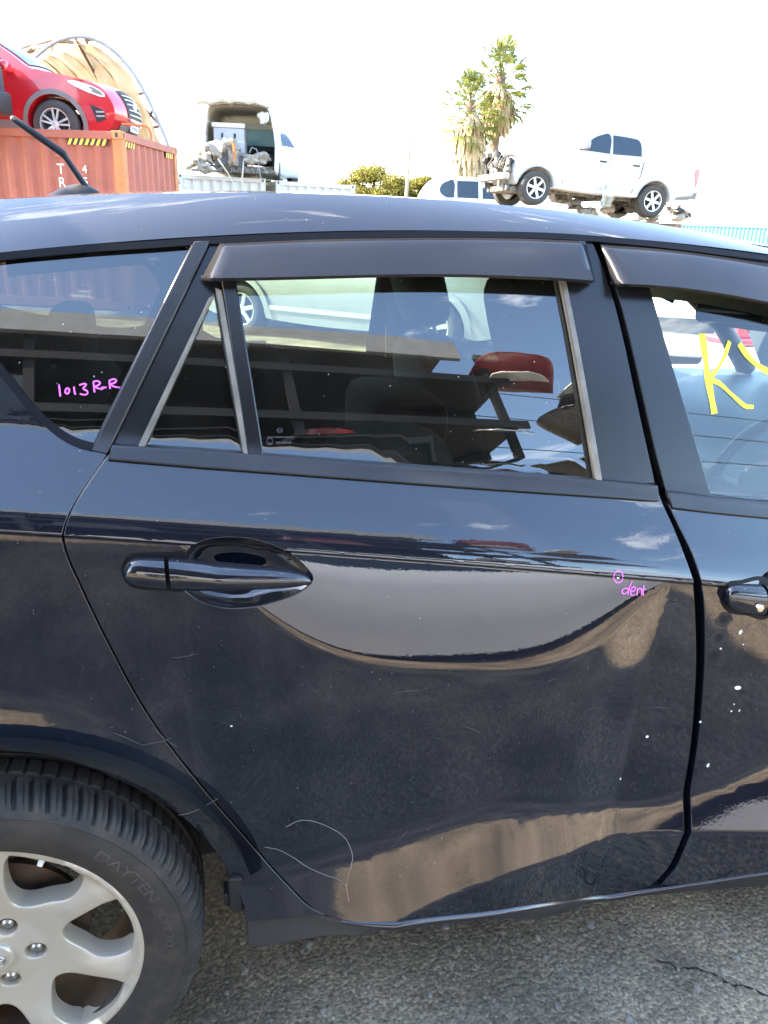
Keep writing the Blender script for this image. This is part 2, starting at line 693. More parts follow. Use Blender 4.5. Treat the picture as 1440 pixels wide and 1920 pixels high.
UPD, UPY = table([(0, 16.5), (0.010, 21), (0.026, 31), (0.055, 35.5), (0.085, 36.5), (0.105, 34), (0.13, 21), (0.3, 23.5), (0.5, 30), (0.7, 50)])
SCD, SCY = table([(0, 15), (0.02, 13.5), (0.08, 11.2), (0.150, 9), (0.162, 4), (0.175, 0), (0.19, -1), (0.3, -0.5), (0.8, 0)])
BSD, BSY = table([(0, -3), (0.03, -5), (0.15, -4), (0.25, -2.5), (0.33, -1), (0.45, 0), (0.9, 0)])
ZLX = [-1.2, -0.4, 0.25, 0.40, 0.533, 0.64, 0.75, 0.825, 0.967, 1.13, 1.35, 1.7, 2.4, 3.6]
ZLZ = [0.24, 0.20, 0.20, 0.23, 0.285, 0.335, 0.375, 0.388, 0.372, 0.345, 0.335, 0.33, 0.33, 0.33]

_fd, _fy = table([(0, 23.2), (0.05, 21.6), (0.09, 19.6), (0.105, 14), (0.125, 5), (0.14, 0)])
T_FL = Tab(_fd, _fy[-1] - _fy)
_zx = np.linspace(ZLX[0], ZLX[-1], 961)
_zy = np.interp(_zx, ZLX, ZLZ)
_kn = np.exp(-0.5 * (np.arange(-40, 41) * 0.005 / 0.06) ** 2)
_zy = np.convolve(np.pad(_zy, 40, mode='edge'), _kn / _kn.sum(), mode='valid')
T_UP, T_SC, T_BS, T_ZL = Tab(UPD, UPY), Tab(SCD, SCY), Tab(BSD, BSY), Tab(_zx, _zy)


def zc_of(X):
    return -0.0199 * X * X - 0.114 * X + 1.0278


def zb_of(X):
    return 1.1238 - 0.1314 * X + 0.0169 * X * X


def sst(a, b, x):
    t = min(1.0, max(0.0, (x - a) / (b - a)))
    return t * t * (3 - 2 * t)


def scoop(X):
    q = abs(X - 0.70) / (0.40 if X < 0.70 else 0.365)
    if X > 1.1:
        return 0.3 * sst(1.1, 1.8, X) * (1 - sst(1.9, 2.3, X))
    return (1 - q ** 3.4) ** 1.6 if q < 1 else 0.0


def S(X, Z):
    zc = zc_of(X)
    d = Z - zc
    plan = 0.012 * (X - 0.9) ** 2
    if X > 2.0:
        plan += 0.06 * (X - 2.0) ** 2
    if X < -0.2:
        plan += 0.12 * (X + 0.2) ** 2
    if d >= 0:
        y = 0.032 + T_UP(d)
    else:
        e = -d
        # scoop under the crease: deepest in the middle of the door, running out at both ends
        A = scoop(X)
        y = 0.032 + 0.0035 * sst(0, 0.004, e) - (1 - A) * T_BS(e)
        if A > 0.01:
            y -= A * T_SC(e / A)
        zl = T_ZL(X)
        # soften the kinks of the table
        g = Z - zl
        # inward lean between the widest line and the flare
        if Z < 0.74:
            q = 0.74 - max(Z, zl)
            y += 0.062 * (q - 0.04 + 0.04 * math.exp(-q / 0.04)) if q > 0 else 0
        # flare above the lower crease: deep on the rear half of the door, narrower towards its front
        k = 1.55 - 0.5 * sst(0.42, 0.80, X) - 0.55 * sst(0.75, 1.10, X) + 0.9 * sst(1.10, 1.5, X)
        y -= k * T_FL(max(0.0, g) / k)
        if g < 0:
            q = -g
            y += q * math.tan(rad(9)) * sst(0.0, 0.006, q)
    # lip round the wheel arches
    for hx in (0.0, 2.64):
        rr = math.hypot(X - hx, Z - 0.31)
        if 0.33 < rr < 0.62 and Z < zc:
            y -= 0.010 * math.exp(-((rr - 0.385) / 0.05) ** 2) * sst(0, 0.12, zc - Z) * sst(0.42, 0.60, Z)
    return y + plan


def Sn(X, Z, h=0.0008):
    dx = (S(X + h, Z) - S(X - h, Z)) / (2 * h)
    dz = (S(X, Z + h) - S(X, Z - h)) / (2 * h)
    v = np.array([dx, -1.0, dz])
    return v / np.linalg.norm(v)


def on(px, py, off=0.0):
    """pixel -> (X, Z) on the side surface moved inward by off"""
    Y = 0.06
    for _ in range(22):
        P = at(px, py, Y)
        Y = 0.5 * Y + 0.5 * (S(P[0], P[2]) + off)
    return (P[0], P[2])


def onl(pts, off=0.0):
    return [on(x, y, off) for x, y in pts]


def side_panel(name, outer, holes, material, parent, off=0.0, step=0.028, depth=0.018, lip=0.0016, crease=True, normal_bend=None):
    lines = []
    if crease:
        xs = [p[0] for p in outer]
        xr = np.arange(min(xs) - 0.02, max(xs) + 0.03, 0.016)
        for dd in (-0.16, -0.08, -0.03, -0.012, -0.006, -0.004, -0.003, -0.002, -0.001, 0.0002, 0.004, 0.012, 0.025, 0.04, 0.06):
            lines.append([(x, zc_of(x) + dd) for x in xr])
        for dd in (0.135, 0.145, 0.150, 0.154, 0.158, 0.162, 0.167, 0.173, 0.180, 0.19):
            xm = [x for x in xr if 0.38 < x < 1.02 and scoop(x) > 0.2]
            if len(xm) > 1:
                lines.append([(x, zc_of(x) - dd * scoop(x)) for x in xm])
        for dd in (-0.03, -0.012, -0.006, -0.003, 0.0, 0.006, 0.02, 0.045, 0.07, 0.09, 0.11, 0.13):
            lines.append([(x, T_ZL(x) + dd) for x in xr])
    v, t = fill(outer, holes, step, (), lines)
    # face the camera side (-Y): in the x-z plane that is counter-clockwise seen from -Y
    def area(q):
        (a, b), (c, d), (e, f) = v[q[0]], v[q[1]], v[q[2]]
        return (c - a) * (f - b) - (e - a) * (d - b)
    t = [q if area(q) > 0 else (q[0], q[2], q[1]) for q in t]
    V, N = [], []
    for x, z in v:
        nn = Sn(x, z)
        V.append(np.array([x, S(x, z) + off, z]))
        N.append(nn)
    F = list(t)
    if depth:
        for l in boundary_loops(t):
            k = len(l)
            rings = [l]
            for oo, dy, wn in ((lip * 0.7, lip * 0.35, 0.45), (lip, lip * 1.1, 0.08), (lip, depth, 0.0)):
                r = []
                for i in range(k):
                    a, b, c = v[l[i - 1]], v[l[i]], v[l[(i + 1) % k]]
                    tx, tz = c[0] - a[0], c[1] - a[1]
                    q = math.hypot(tx, tz) or 1
                    ox, oz = tz / q, -tx / q
                    bx, bz = b[0] + ox * oo, b[1] + oz * oo
                    r.append(len(V))
                    V.append(np.array([bx, S(bx, bz) + off + dy, bz]))
                    nn = N[l[i]] * wn + np.array([ox, 0, oz]) * (1 - wn)
                    N.append(nn / np.linalg.norm(nn))
                rings.append(r)
            for r0, r1 in zip(rings[:-1], rings[1:]):
                for i in range(k):
                    j = (i + 1) % k
                    F.append((r0[i], r1[i], r1[j], r0[j]))
    # flip side quads consistent with -Y faces
    return obj(name, V, F, material, parent, normals=N)


def ribbon(name, pts, width, material, parent, off=-0.0008, taper=False, fn=None, thick=0.0):
    """flat painted stroke following the side surface; pts are (X, Z)"""
    pts = [np.array(p) for p in pts]
    V, F = [], []
    n = len(pts)
    for i, p in enumerate(pts):
        d = pts[min(i + 1, n - 1)] - pts[max(i - 1, 0)]
        d = d / (np.linalg.norm(d) or 1)
        o = np.array([-d[1], d[0]])
        wv = width[i] if isinstance(width, (list, tuple)) else width
        if taper:
            wv *= (0.35 + 0.65 * math.sin(math.pi * min(0.98, max(0.02, i / (n - 1)))))
        for s in (-0.5, 0.5):
            q = p + o * wv * s
            V.append((q[0], S(q[0], q[1]) + off, q[1]))
        if i:
            a = 2 * i
            F.append((a - 2, a, a + 1, a - 1))
    return obj(name, V, F, material, parent)


CAR = empty('hatchback_car')
tag(CAR, 'black five-door hatchback seen close from its rear right side, marked with pen', 'car')

# ---- outlines traced along the panel gaps, in photograph pixels, laid on the surface
REAR_EDGE = [(205, 852), (186, 880), (155, 925), (134, 962), (124, 990), (122, 1012), (133, 1050), (152, 1092), (180, 1152), (212, 1216),
             (258, 1302), (312, 1385), (372, 1462), (440, 1542), (505, 1617), (556, 1672), (588, 1702), (622, 1718)]
BOTTOM = [(660, 1727), (700, 1731), (760, 1728), (860, 1716), (1000, 1698), (1120, 1681), (1205, 1668)]
FRONT_EDGE = [(1222, 1658), (1250, 1630), (1266, 1600), (1280, 1500), (1294, 1400), (1302, 1300), (1304, 1200), (1300, 1110), (1291, 1065),
              (1262, 990), (1243, 948), (1234, 925)]
BELT_T = [(1229, 913), (1130, 904), (1000, 894), (820, 881), (640, 868), (460, 854), (380, 848), (212, 838)]
BELT_B = [(1231, 935), (1130, 927), (1000, 918), (820, 905), (640, 891), (460, 877), (380, 871), (206, 856)]

DISH = [(340, 1100), (338, 1075), (342, 1048), (356, 1026), (380, 1013), (412, 1007), (450, 1007), (490, 1014), (530, 1029), (563, 1051), (584, 1074), (588, 1086),
        (578, 1101), (552, 1117), (515, 1130), (470, 1140), (430, 1142), (392, 1135), (362, 1121)]
dish_xz = smooth_line(onl(DISH), 0.008, True)
door_outer = smooth_line(onl(REAR_EDGE + BOTTOM + FRONT_EDGE + BELT_B), 0.012, True,
                         sharp=(0, len(REAR_EDGE) + len(BOTTOM) + len(FRONT_EDGE) - 1, len(REAR_EDGE) + len(BOTTOM) + len(FRONT_EDGE), len(REAR_EDGE) + len(BOTTOM) + len(FRONT_EDGE) + len(BELT_B) - 1))
RDOOR = side_panel('rear_door', door_outer, [dish_xz], 'black_paint', CAR, step=0.0125)

# hand recess behind the grip: a bowl that deepens towards its middle
def bowl(name, loop, depth, material, parent, cshift=(0, 0), rings=10):
    c = np.mean(np.array(loop), 0) + np.array(cshift)
    V, F = [], []
    n = len(loop)
    for k in range(rings + 1):
        s = 1 - k / rings
        q = depth * (1 - s ** 2.6) if k else 0
        for p in loop:
            x, z = c + (np.array(p) - c) * (1 - (1 - s) ** 1.15 if k < rings else 0.02)
            V.append((x, S(x, z) + q, z))
    for k in range(rings):
        for i in range(n):
            j = (i + 1) % n
            F.append((k * n + i, k * n + j, (k + 1) * n + j, (k + 1) * n + i))
    F.append(tuple(range(rings * n, rings * n + n)))
    return obj(name, V, F, material, parent, smooth=60)


bowl('handle_recess', dish_xz, 0.034, 'black_paint', RDOOR, (-0.02, -0.012))


def handle(parent, top, bot, capx, out=0.026):
    """pull handle: a bar with a rounded section between a top and a bottom line; capx splits the rear cap from the grip"""
    T = smooth_line(onl(top), 0.006)
    B = smooth_line(onl(bot), 0.006)
    A = np.array(T)
    C = np.array(B)
    m = 60
    def res(P):
        s = np.concatenate([[0], np.cumsum(np.linalg.norm(np.diff(P, axis=0), axis=1))])
        u = np.linspace(0, s[-1], m)
        return np.stack([np.interp(u, s, P[:, 0]), np.interp(u, s, P[:, 1])], 1)
    A, C = res(A), res(C)
    Xc = on(capx, 1070)[0]
    pieces = {'handle_cap': [], 'grip': []}
    for i in range(m):
        pieces['handle_cap' if (A[i][0] + C[i][0]) / 2 < Xc else 'grip'].append(i)
    for nm, idx in pieces.items():
        V, F = [], []
        ns = 14
        for i in idx:
            mid = (A[i] + C[i]) / 2
            half = (A[i] - C[i]) / 2
            hh = np.linalg.norm(half)
            u = i / (m - 1)
            bulge = out * (math.sin(math.pi * min(1, max(0, 0.06 + u * 0.93))) ** 0.45)
            for k in range(ns + 1):
                a = math.pi * k / ns
                p = mid + half * math.cos(a)
                yy = S(mid[0], mid[1]) - 0.003 - bulge * (math.sin(a) ** 0.62)
                V.append((p[0], yy, p[1]))
            V.append((mid[0], S(mid[0], mid[1]) + 0.004 if nm == 'handle_cap' else S(mid[0], mid[1]) - 0.004, mid[1]))
        w_ = ns + 2
        for q in range(len(idx) - 1):
            for k in range(w_):
                a, b = q * w_ + k, q * w_ + (k + 1) % w_
                F.append((a, b, b + w_, a + w_))
        F.append(tuple(range(w_)))
        F.append(tuple(range((len(idx) - 1) * w_, len(idx) * w_))[::-1])
        o = obj(nm, V, F, 'black_paint', parent, smooth=50)
        if nm == 'handle_cap':
            # 2 mm split between cap and grip
            for v in o.data.vertices:
                v.co.x -= 0.0012
    return


handle(RDOOR, [(234, 1074), (237, 1056), (246, 1046), (262, 1042), (318, 1043), (345, 1045), (400, 1050), (460, 1054), (520, 1060), (560, 1069), (578, 1078), (583, 1086)],
       [(234, 1074), (240, 1085), (252, 1093), (275, 1097), (316, 1099), (360, 1099), (420, 1099), (480, 1099), (525, 1098), (560, 1095), (577, 1091), (583, 1086)], 316)
# dark gasket under the handle cap
side_panel('handle_gasket', smooth_line(onl([(230, 1075), (234, 1052), (246, 1040), (320, 1037), (346, 1039), (344, 1106), (318, 1106), (272, 1104), (244, 1097)]), 0.008, True), [], 'dark_jamb', RDOOR, off=-0.002, step=None, depth=0.004, crease=False)

# ---- rear door frame, glass, trims
frame_outer = smooth_line(onl([(398, 454), (600, 448), (800, 446), (1000, 447), (1110, 452), (1130, 500), (1152, 568), (1172, 650), (1192, 745), (1212, 835), (1228, 906)] + BELT_T[1:]), 0.02, True,
                          sharp=(0, 4, 10, 17))
qg = onl([(401, 552), (404, 556), (456, 852), (264, 838)], 0.004)
mg = onl([(434, 478), (700, 470), (1040, 478), (1050, 520), (1088, 700), (1124, 903), (900, 887), (640, 868), (490, 857), (462, 690), (436, 530)], 0.004)
qg_l = smooth_line(qg, 0.02, True, sharp=(0, 1, 2, 3))
mg_l = smooth_line(mg, 0.03, True, sharp=(0, 2, 5, 8))
side_panel('window_frame', frame_outer, [qg_l, mg_l], 'pillar_vinyl', RDOOR, off=0.002, step=0.05, depth=0.02, crease=False)


def grow(loop, d):
    c = np.mean(np.array(loop), 0)
    out = []
    for p in loop:
        v = np.array(p) - c
        out.append(tuple(c + v * (1 + d / np.linalg.norm(v))))
    return out


RG = side_panel('window_pane', grow(mg_l, 0.012), [], 'door_glass', RDOOR, off=0.011, step=0.05, depth=0, crease=False)
side_panel('quarter_pane', grow(qg_l, 0.010), [], 'door_glass', RDOOR, off=0.011, step=0.05, depth=0, crease=False)
side_panel('belt_moulding', smooth_line(onl(BELT_T + BELT_B[::-1]), 0.03, True, sharp=(0, 7, 8, 15)), [], 'moulding_rubber', RDOOR, off=-0.006, step=None, depth=0.012, lip=0.004, crease=False)
# edges of the glass channels: aged rubber, its sunlit brightness put into the colour
for nm, pts in (('glass_channel', [(406, 540), (413, 545), (468, 853), (459, 852)]),
                ('glass_channel', [(1047, 500), (1053, 500), (1127, 903), (1119, 902)]),
                ('glass_channel', [(394, 560), (399, 553), (268, 838), (261, 838)])):
    side_panel(nm, smooth_line(onl(pts), 0.03, True, sharp=(0, 1, 2, 3)), [], 'glass_run', RDOOR, off=-0.003, step=None, depth=0.012, lip=0.002, crease=False)
# upright bar between the two panes
side_panel('divider_bar', smooth_line(onl([(414, 500), (434, 500), (492, 857), (468, 855)]), 0.03, True, sharp=(0, 1, 2, 3)), [], 'pillar_vinyl', RDOOR, off=-0.004, step=None, depth=0.014, lip=0.003, crease=False)


def visor(parent, top, bot, out=0.03, left_close=0.02, right_close=0.02):
    """smoked rain deflector: stuck on along its top edge, standing off at the bottom"""
    m = 48
    def res(P):
        P = np.array(P)
        s = np.concatenate([[0], np.cumsum(np.linalg.norm(np.diff(P, axis=0), axis=1))])
        u = np.linspace(0, s[-1], m)
        return np.stack([np.interp(u, s, P[:, 0]), np.interp(u, s, P[:, 1])], 1)
    T, B = res(smooth_line(onl(top, -0.005), 0.01)), res(smooth_line(onl(bot, -0.02), 0.01))
    V, F = [], []
    ns = 10
    for i in range(m):
        u = i / (m - 1)
        endk = min(1.0, sst(0, left_close, u)) * min(1.0, sst(0, right_close, 1 - u))
        for k in range(ns + 1):
            s = k / ns
            p = T[i] * (1 - s) + B[i] * s
            o = 0.004 + (out - 0.004) * (s ** 0.7) * (0.25 + 0.75 * endk)
            V.append((p[0], S(p[0], p[1]) - o, p[1]))
        V.append((B[i][0], S(B[i][0], B[i][1]) - (out - 0.005) * (0.25 + 0.75 * endk), B[i][1] - 0.0045))
        V.append((B[i][0], S(B[i][0], B[i][1]) - (out - 0.011) * (0.25 + 0.75 * endk), B[i][1] + 0.001))
    w_ = ns + 3
    for i in range(m - 1):
        for k in range(w_ - 1):
            a = i * w_ + k
            F.append((a, a + 1, a + w_ + 1, a + w_))
    o = obj('rain_visor', V, F, 'visor_plastic', parent, smooth=40)
    md = o.modifiers.new('thickness', 'SOLIDIFY')
    md.thickness = 0.0025
    md.offset = -1
    return o


visor(RDOOR, [(412, 457), (600, 449), (800, 446), (960, 447), (1098, 452)], [(379, 521), (500, 519), (800, 513), (1000, 518), (1121, 526)])

# ---- rear quarter panel with its fixed window
QW = [(372, 454), (300, 458), (150, 468), (0, 482), (-110, 499), (-142, 514), (-135, 532), (-70, 606), (0, 690), (60, 764), (105, 806), (142, 828), (176, 838)]
qw_l = smooth_line(onl(QW), 0.02, True, sharp=(0, 12))
gapq = [(x - 7, y + 1) for x, y in REAR_EDGE]
arch_px = [(462, 1726), (459, 1700), (441, 1655), (420, 1618), (396, 1584), (360, 1546), (320, 1514), (272, 1485), (224, 1463), (168, 1438), (112, 1420), (56, 1410), (0, 1405)]
arch = onl(arch_px)
hx, hz, hr = 0.0, 0.31, 0.40
lastp = arch[-1]
a_start = math.atan2(lastp[1] - hz, lastp[0] - hx)
back = [(hx + hr * 1.03 * math.cos(a), hz + hr * 1.03 * math.sin(a)) for a in np.linspace(a_start + 0.08, math.pi * 1.02, 16)]
_q = np.array(onl([(0, 478), (150, 465), (385, 450), (600, 441), (800, 438), (1000, 440), (1110, 446), (1250, 458), (1440, 482)]))
_qr = np.polyfit(_q[:, 0], _q[:, 1], 2)
drip_px = [(0, 480), (150, 467), (300, 456), (386, 451)]
drip_back = [(x, float(np.polyval(_qr, x)) - 0.002) for x in (-0.78, -0.6, -0.4, -0.2, -0.05)]
qp = onl([(391, 456), (196, 848)]) + onl(gapq) + onl([(600, 1714), (540, 1720)]) + arch + back + [(-0.46, 0.30), (-0.84, 0.34), (-0.86, 0.8), (-0.84, 1.02)] + drip_back + onl(drip_px)
nq = len(qp)
quarter = side_panel('quarter_panel', smooth_line(qp, 0.016, True, sharp=(0, 1, 2, len(gapq) + 1, len(gapq) + 4, len(gapq) + 4 + len(arch) + len(back), nq - 1)), [qw_l], 'black_paint', CAR, step=0.02)
side_panel('quarter_window', grow(qw_l, 0.012), [], 'privacy_glass', quarter, off=0.006, step=0.05, depth=0, crease=False)
side_panel('window_trim', smooth_line(onl([(366, 455), (390, 452), (199, 846), (176, 842)]), 0.03, True, sharp=(0, 1, 2, 3)), [], 'moulding_rubber', quarter, off=-0.004, step=None, depth=0.012, lip=0.004, crease=False)
ribbon('window_seal', smooth_line(onl(QW[2:]), 0.01), 0.010, 'dark_jamb', quarter, off=-0.0015)
ribbon('window_seal', smooth_line(drip_back[1:] + onl([(0, 481), (150, 467), (300, 457), (388, 451), (600, 442), (800, 439), (1000, 441), (1112, 447), (1250, 460), (1440, 484), (1560, 502)]), 0.02), 0.009, 'dark_jamb', quarter, off=-0.003)

# ---- front door (only its rear part is in the picture)
FE = [(1256, 948), (1275, 988), (1300, 1040), (1315, 1085), (1321, 1130), (1323, 1200), (1319, 1300), (1310, 1390), (1296, 1500), (1281, 1600), (1268, 1628), (1240, 1660)]
fd = onl(FE) + onl([(1300, 1655), (1440, 1634), (1600, 1612)]) + [(1.72, 0.235), (2.02, 0.235), (2.08, 0.5), (2.06, 0.75), (2.0, 0.90)] + onl([(1440, 966), (1350, 957)])
fdl = smooth_line(fd, 0.014, True, sharp=(0, 11, 15, 16))
FDISH = [(1440, 1138), (1425, 1120), (1422, 1096), (1432, 1076), (1460, 1062), (1520, 1056), (1590, 1075), (1640, 1110), (1600, 1140), (1530, 1160), (1470, 1156)]
fdish = smooth_line(onl(FDISH), 0.008, True)
FDOOR = side_panel('front_door', fdl, [fdish], 'black_paint', CAR, step=0.02)
bowl('handle_recess', fdish, 0.03, 'black_paint', FDOOR)
handle(FDOOR, [(1355, 1122), (1357, 1108), (1366, 1099), (1384, 1095), (1440, 1095), (1500, 1100), (1560, 1106), (1610, 1115), (1640, 1128)],
       [(1355, 1122), (1360, 1134), (1374, 1142), (1400, 1146), (1440, 1149), (1500, 1150), (1560, 1148), (1610, 1140), (1640, 1128)], 1428)
side_panel('handle_gasket', smooth_line(onl([(1351, 1122), (1354, 1104), (1364, 1094), (1384, 1090), (1440, 1089), (1440, 1155), (1398, 1152), (1370, 1148), (1356, 1136)]), 0.008, True), [], 'dark_jamb', FDOOR, off=-0.002, step=None, depth=0.004, crease=False)
k = on(1403, 1125)
b = MB()
b.lathe([(0.0, -0.0315), (0.004, -0.0315), (0.0062, -0.031), (0.0068, -0.029), (0.0068, -0.02)], 24, 'y', (k[0], S(*k), k[1]))
b.build('key_lock', 'steel_nut', FDOOR, smooth=40)
fframe = smooth_line(onl([(1127, 456), (1250, 465), (1440, 492), (1600, 522), (1720, 560)]) + [(1.86, 1.15), (1.99, 0.99), (2.0, 0.94)] + onl([(1440, 948), (1340, 937), (1252, 925), (1232, 850), (1205, 730), (1172, 590), (1148, 510)]), 0.02, True, sharp=(0, 7, 10))
fg = smooth_line(onl([(1204, 500), (1330, 512), (1440, 530), (1580, 560)], 0.004) + [(1.80, 1.14), (1.92, 1.0), (1.93, 0.955)] + onl([(1440, 941), (1331, 929), (1290, 790), (1248, 650)], 0.004), 0.03, True, sharp=(0, 6, 8))
side_panel('window_frame', fframe, [fg], 'pillar_vinyl', FDOOR, off=0.002, step=0.05, depth=0.02, crease=False)
FG = side_panel('window_pane', grow(fg, 0.012), [], 'clear_glass', FDOOR, off=0.010, step=0.05, depth=0, crease=False)
side_panel('belt_moulding', smooth_line(onl([(1252, 924), (1340, 936), (1440, 946), (1600, 962), (1600, 986), (1440, 967), (1340, 957), (1258, 947)]), 0.03, True, sharp=(0, 3, 4, 7)), [], 'moulding_rubber', FDOOR, off=-0.006, step=None, depth=0.012, lip=0.004, crease=False)
visor(FDOOR, [(1128, 460), (1200, 464), (1300, 474), (1440, 496), (1600, 528)], [(1153, 531), (1210, 533), (1300, 542), (1440, 567), (1600, 608)], out=0.034, left_close=0.03)
ribbon('glass_edge', onl([(1206, 500), (1248, 650), (1290, 790), (1331, 929)], 0.0), 0.003, 'glass_run', FDOOR, off=0.004)

# ---- front wing and sill
wing = [(2.035, 0.895), (2.10, 0.74), (2.115, 0.5), (2.10, 0.30)] + [(2.64 + 0.40 * math.cos(a), 0.31 + 0.40 * math.sin(a)) for a in np.linspace(math.pi * 0.98, 0.02, 22)] + [(3.10, 0.30), (3.34, 0.42), (3.40, 0.62), (3.2, 0.74), (2.9, 0.80), (2.6, 0.845), (2.3, 0.88)]
side_panel('front_wing', smooth_line(wing, 0.03, True, sharp=(0, 3, 4, 25, 26)), [], 'black_paint', CAR, step=0.05)
sill = onl([(465, 1729), (540, 1723), (600, 1719), (622, 1723), (660, 1732), (700, 1737), (760, 1735), (860, 1723), (1000, 1704), (1120, 1687), (1215, 1672), (1300, 1661), (1440, 1640), (1600, 1618)]) + [(1.75, 0.228), (2.2, 0.228), (2.2, 0.14)] + onl([(1600, 1652), (1440, 1670), (1098, 1707), (880, 1732), (640, 1764), (468, 1788)])
ns = len(sill)
side_panel('sill', smooth_line(sill, 0.02, True, sharp=(0, ns - 1, 16, 15, 17)), [], 'sill_paint', CAR, off=0.012, step=0.04, depth=0.05)
hem = smooth_line(onl([(640, 1727), (700, 1732), (760, 1730), (860, 1718), (1000, 1699), (1120, 1682), (1215, 1669), (1300, 1657), (1440, 1636), (1600, 1614)]), 0.02)
b = MB()
b.tube([(q[0], S(q[0], q[1]) + 0.003, q[1] - 0.004) for q in hem], [0.003 + 0.006 * sst(0.5, 0.62, q[0]) * (1 - 0.5 * sst(1.1, 1.2, q[0])) for q in hem], 12)
b.build('sill_ledge', 'black_paint', CAR, smooth=60)
ribbon('stone_guard', smooth_line(onl([(588, 1709), (622, 1724), (660, 1734), (698, 1738)]), 0.01), 0.011, 'moulding_rubber', CAR, off=0.0015)

# ---- black jambs behind the panel gaps
def jamb(pts, wdt=0.05, off=0.022):
    return ribbon('door_jamb', smooth_line(onl(pts), 0.012), wdt, 'dark_jamb', CAR, off=off)


jamb([(390, 452), (300, 650), (205, 845)] , 0.06, 0.03)
jamb(REAR_EDGE + [(660, 1728)], 0.05)
jamb([(1118, 447), (1150, 540), (1180, 650), (1215, 800), (1240, 925), (1278, 1010), (1308, 1085), (1313, 1200), (1310, 1300), (1300, 1400), (1286, 1510), (1272, 1600), (1235, 1660)], 0.07, 0.026)
jamb(BOTTOM + [(1240, 1664), (1440, 1638), (1600, 1614)], 0.04, 0.024)
jamb([(0, 483), (390, 453), (800, 441), (1112, 449), (1440, 487), (1600, 514)], 0.05, 0.03)


# ---- roof: side rail, drip channel, panel
YD = 0.290
_q = np.array([[at(x, y, YD)[0], at(x, y, YD)[2]] for x, y in ((0, 372), (200, 366), (400, 362), (600, 363), (700, 365), (900, 377), (1100, 397), (1300, 427), (1440, 449))])
_qd = np.polyfit(_q[:, 0], _q[:, 1], 2)



def zditch(X):
    z = float(np.polyval(_qd, X))
    return z if X < 1.6 else z - 0.18 * (X - 1.6) ** 2


def zdrip(X):
    z = float(np.polyval(_qr, X))
    return z if X < 1.6 else z - 0.18 * (X - 1.6) ** 2


def yd_of(X):
    """the roof channel keeps its distance from the drip seam where the roof falls to the front"""
    return max(YD, S(X, zdrip(X) + 0.004) + 0.055)


rx = list(np.linspace(-0.85, 1.98, 74))
V, F = [], []
for X in rx:
    zd, zt = zdrip(X) + 0.004, zditch(X)
    y0 = S(X, zd) - 0.002
    # curved rail from the drip seam up to the roof channel
    for t in np.linspace(0, 1, 14):
        a = t * math.pi / 2
        yy = y0 + (yd_of(X) + 0.012 - y0) * (0.80 * t + 0.20 * (1 - math.cos(a)))
        zz = zd + (zt - zd) * (0.80 * t + 0.20 * math.sin(a))
        V.append((X, yy, zz))
    V.append((X, yd_of(X) + 0.013, zt - 0.007))
    V.append((X, yd_of(X) + 0.023, zt - 0.007))
w_ = 16
for i in range(len(rx) - 1):
    for q in range(w_ - 1):
        a = i * w_ + q
        F.append((a, a + w_, a + w_ + 1, a + 1))
ROOFR = obj('roof_rail', V, F, 'black_paint', CAR, smooth=35)
V, F = [], []
ys = [YD + 0.022, YD + 0.026, YD + 0.034, YD + 0.06] + list(np.linspace(0.46, 0.88 * 2 - 0.46, 15)) + [0.88 * 2 - YD - 0.06, 0.88 * 2 - YD - 0.02, 1.76 - YD + 0.05, 1.76 - YD + 0.09]
for X in rx:
    zt = zditch(X)
    for i, y in enumerate(ys):
        u = (y - YD) / (0.88 - YD)
        crown = 0.024 * (1 - (1 - min(1, u if u < 1 else 2 - u)) ** 2)
        z = zt - 0.006 + crown + (0 if i else -0.004)
        if i >= len(ys) - 2:
            z = zt - (0.02, 0.07)[i - len(ys) + 2]
        V.append((X, y + (yd_of(X) - YD) * max(0.0, 1 - (y - YD) / 0.35), z))
n_ = len(ys)
for i in range(len(rx) - 1):
    for q in range(n_ - 1):
        a = i * n_ + q
        F.append((a, a + n_, a + n_ + 1, a + 1))
ROOF = obj('roof', V, F, 'black_paint', CAR, smooth=40)
hl = obj('headliner', [(min(x, 1.62), y, z - 0.03) for x, y, z in V], F, 'headliner', CAR, smooth=40)

# rear pillar / tailgate side, bonnet and screen close the body beyond the frame
b = MB()
vs = []
for y in np.linspace(0.25, 1.51, 9):
    cy = abs(y - 0.88) / 0.63
    vs += [(-0.60 - 0.05 * (1 - cy * cy), y, zditch(-0.6) - 0.02), (-0.82 - 0.06 * (1 - cy * cy), y, 1.02), (-0.93 - 0.06 * (1 - cy * cy), y, 0.95), (-0.92 - 0.06 * (1 - cy * cy), y, 0.30)]
b.add([q for i, q in enumerate(vs) if i % 4], [(i * 3 + q, i * 3 + 3 + q, i * 3 + 4 + q, i * 3 + 1 + q) for i in range(8) for q in (0, 1)])
b.build('tailgate', 'black_paint', CAR, smooth=40)
b = MB()
b.add([q for i, q in enumerate(vs) if i % 4 < 2], [(i * 2, i * 2 + 2, i * 2 + 3, i * 2 + 1) for i in range(8)])
b.build('rear_screen', 'clear_glass', CAR, smooth=40)
b = MB()
vs = []
for y in np.linspace(0.36, 1.40, 9):
    cy = abs(y - 0.88) / 0.52
    vs += [(1.97 - 0.03 * cy * cy, y, 1.262 - 0.03 * cy * cy), (2.18, y, 1.13 - 0.02 * cy), (2.42 - 0.14 * cy * cy, y, 0.985 - 0.02 * cy)]
b.add(vs, [(i * 3 + q, i * 3 + 3 + q, i * 3 + 4 + q, i * 3 + 1 + q) for i in range(8) for q in (0, 1)])
b.build('windscreen', 'clear_glass', CAR, smooth=50)
b = MB()
vs = []
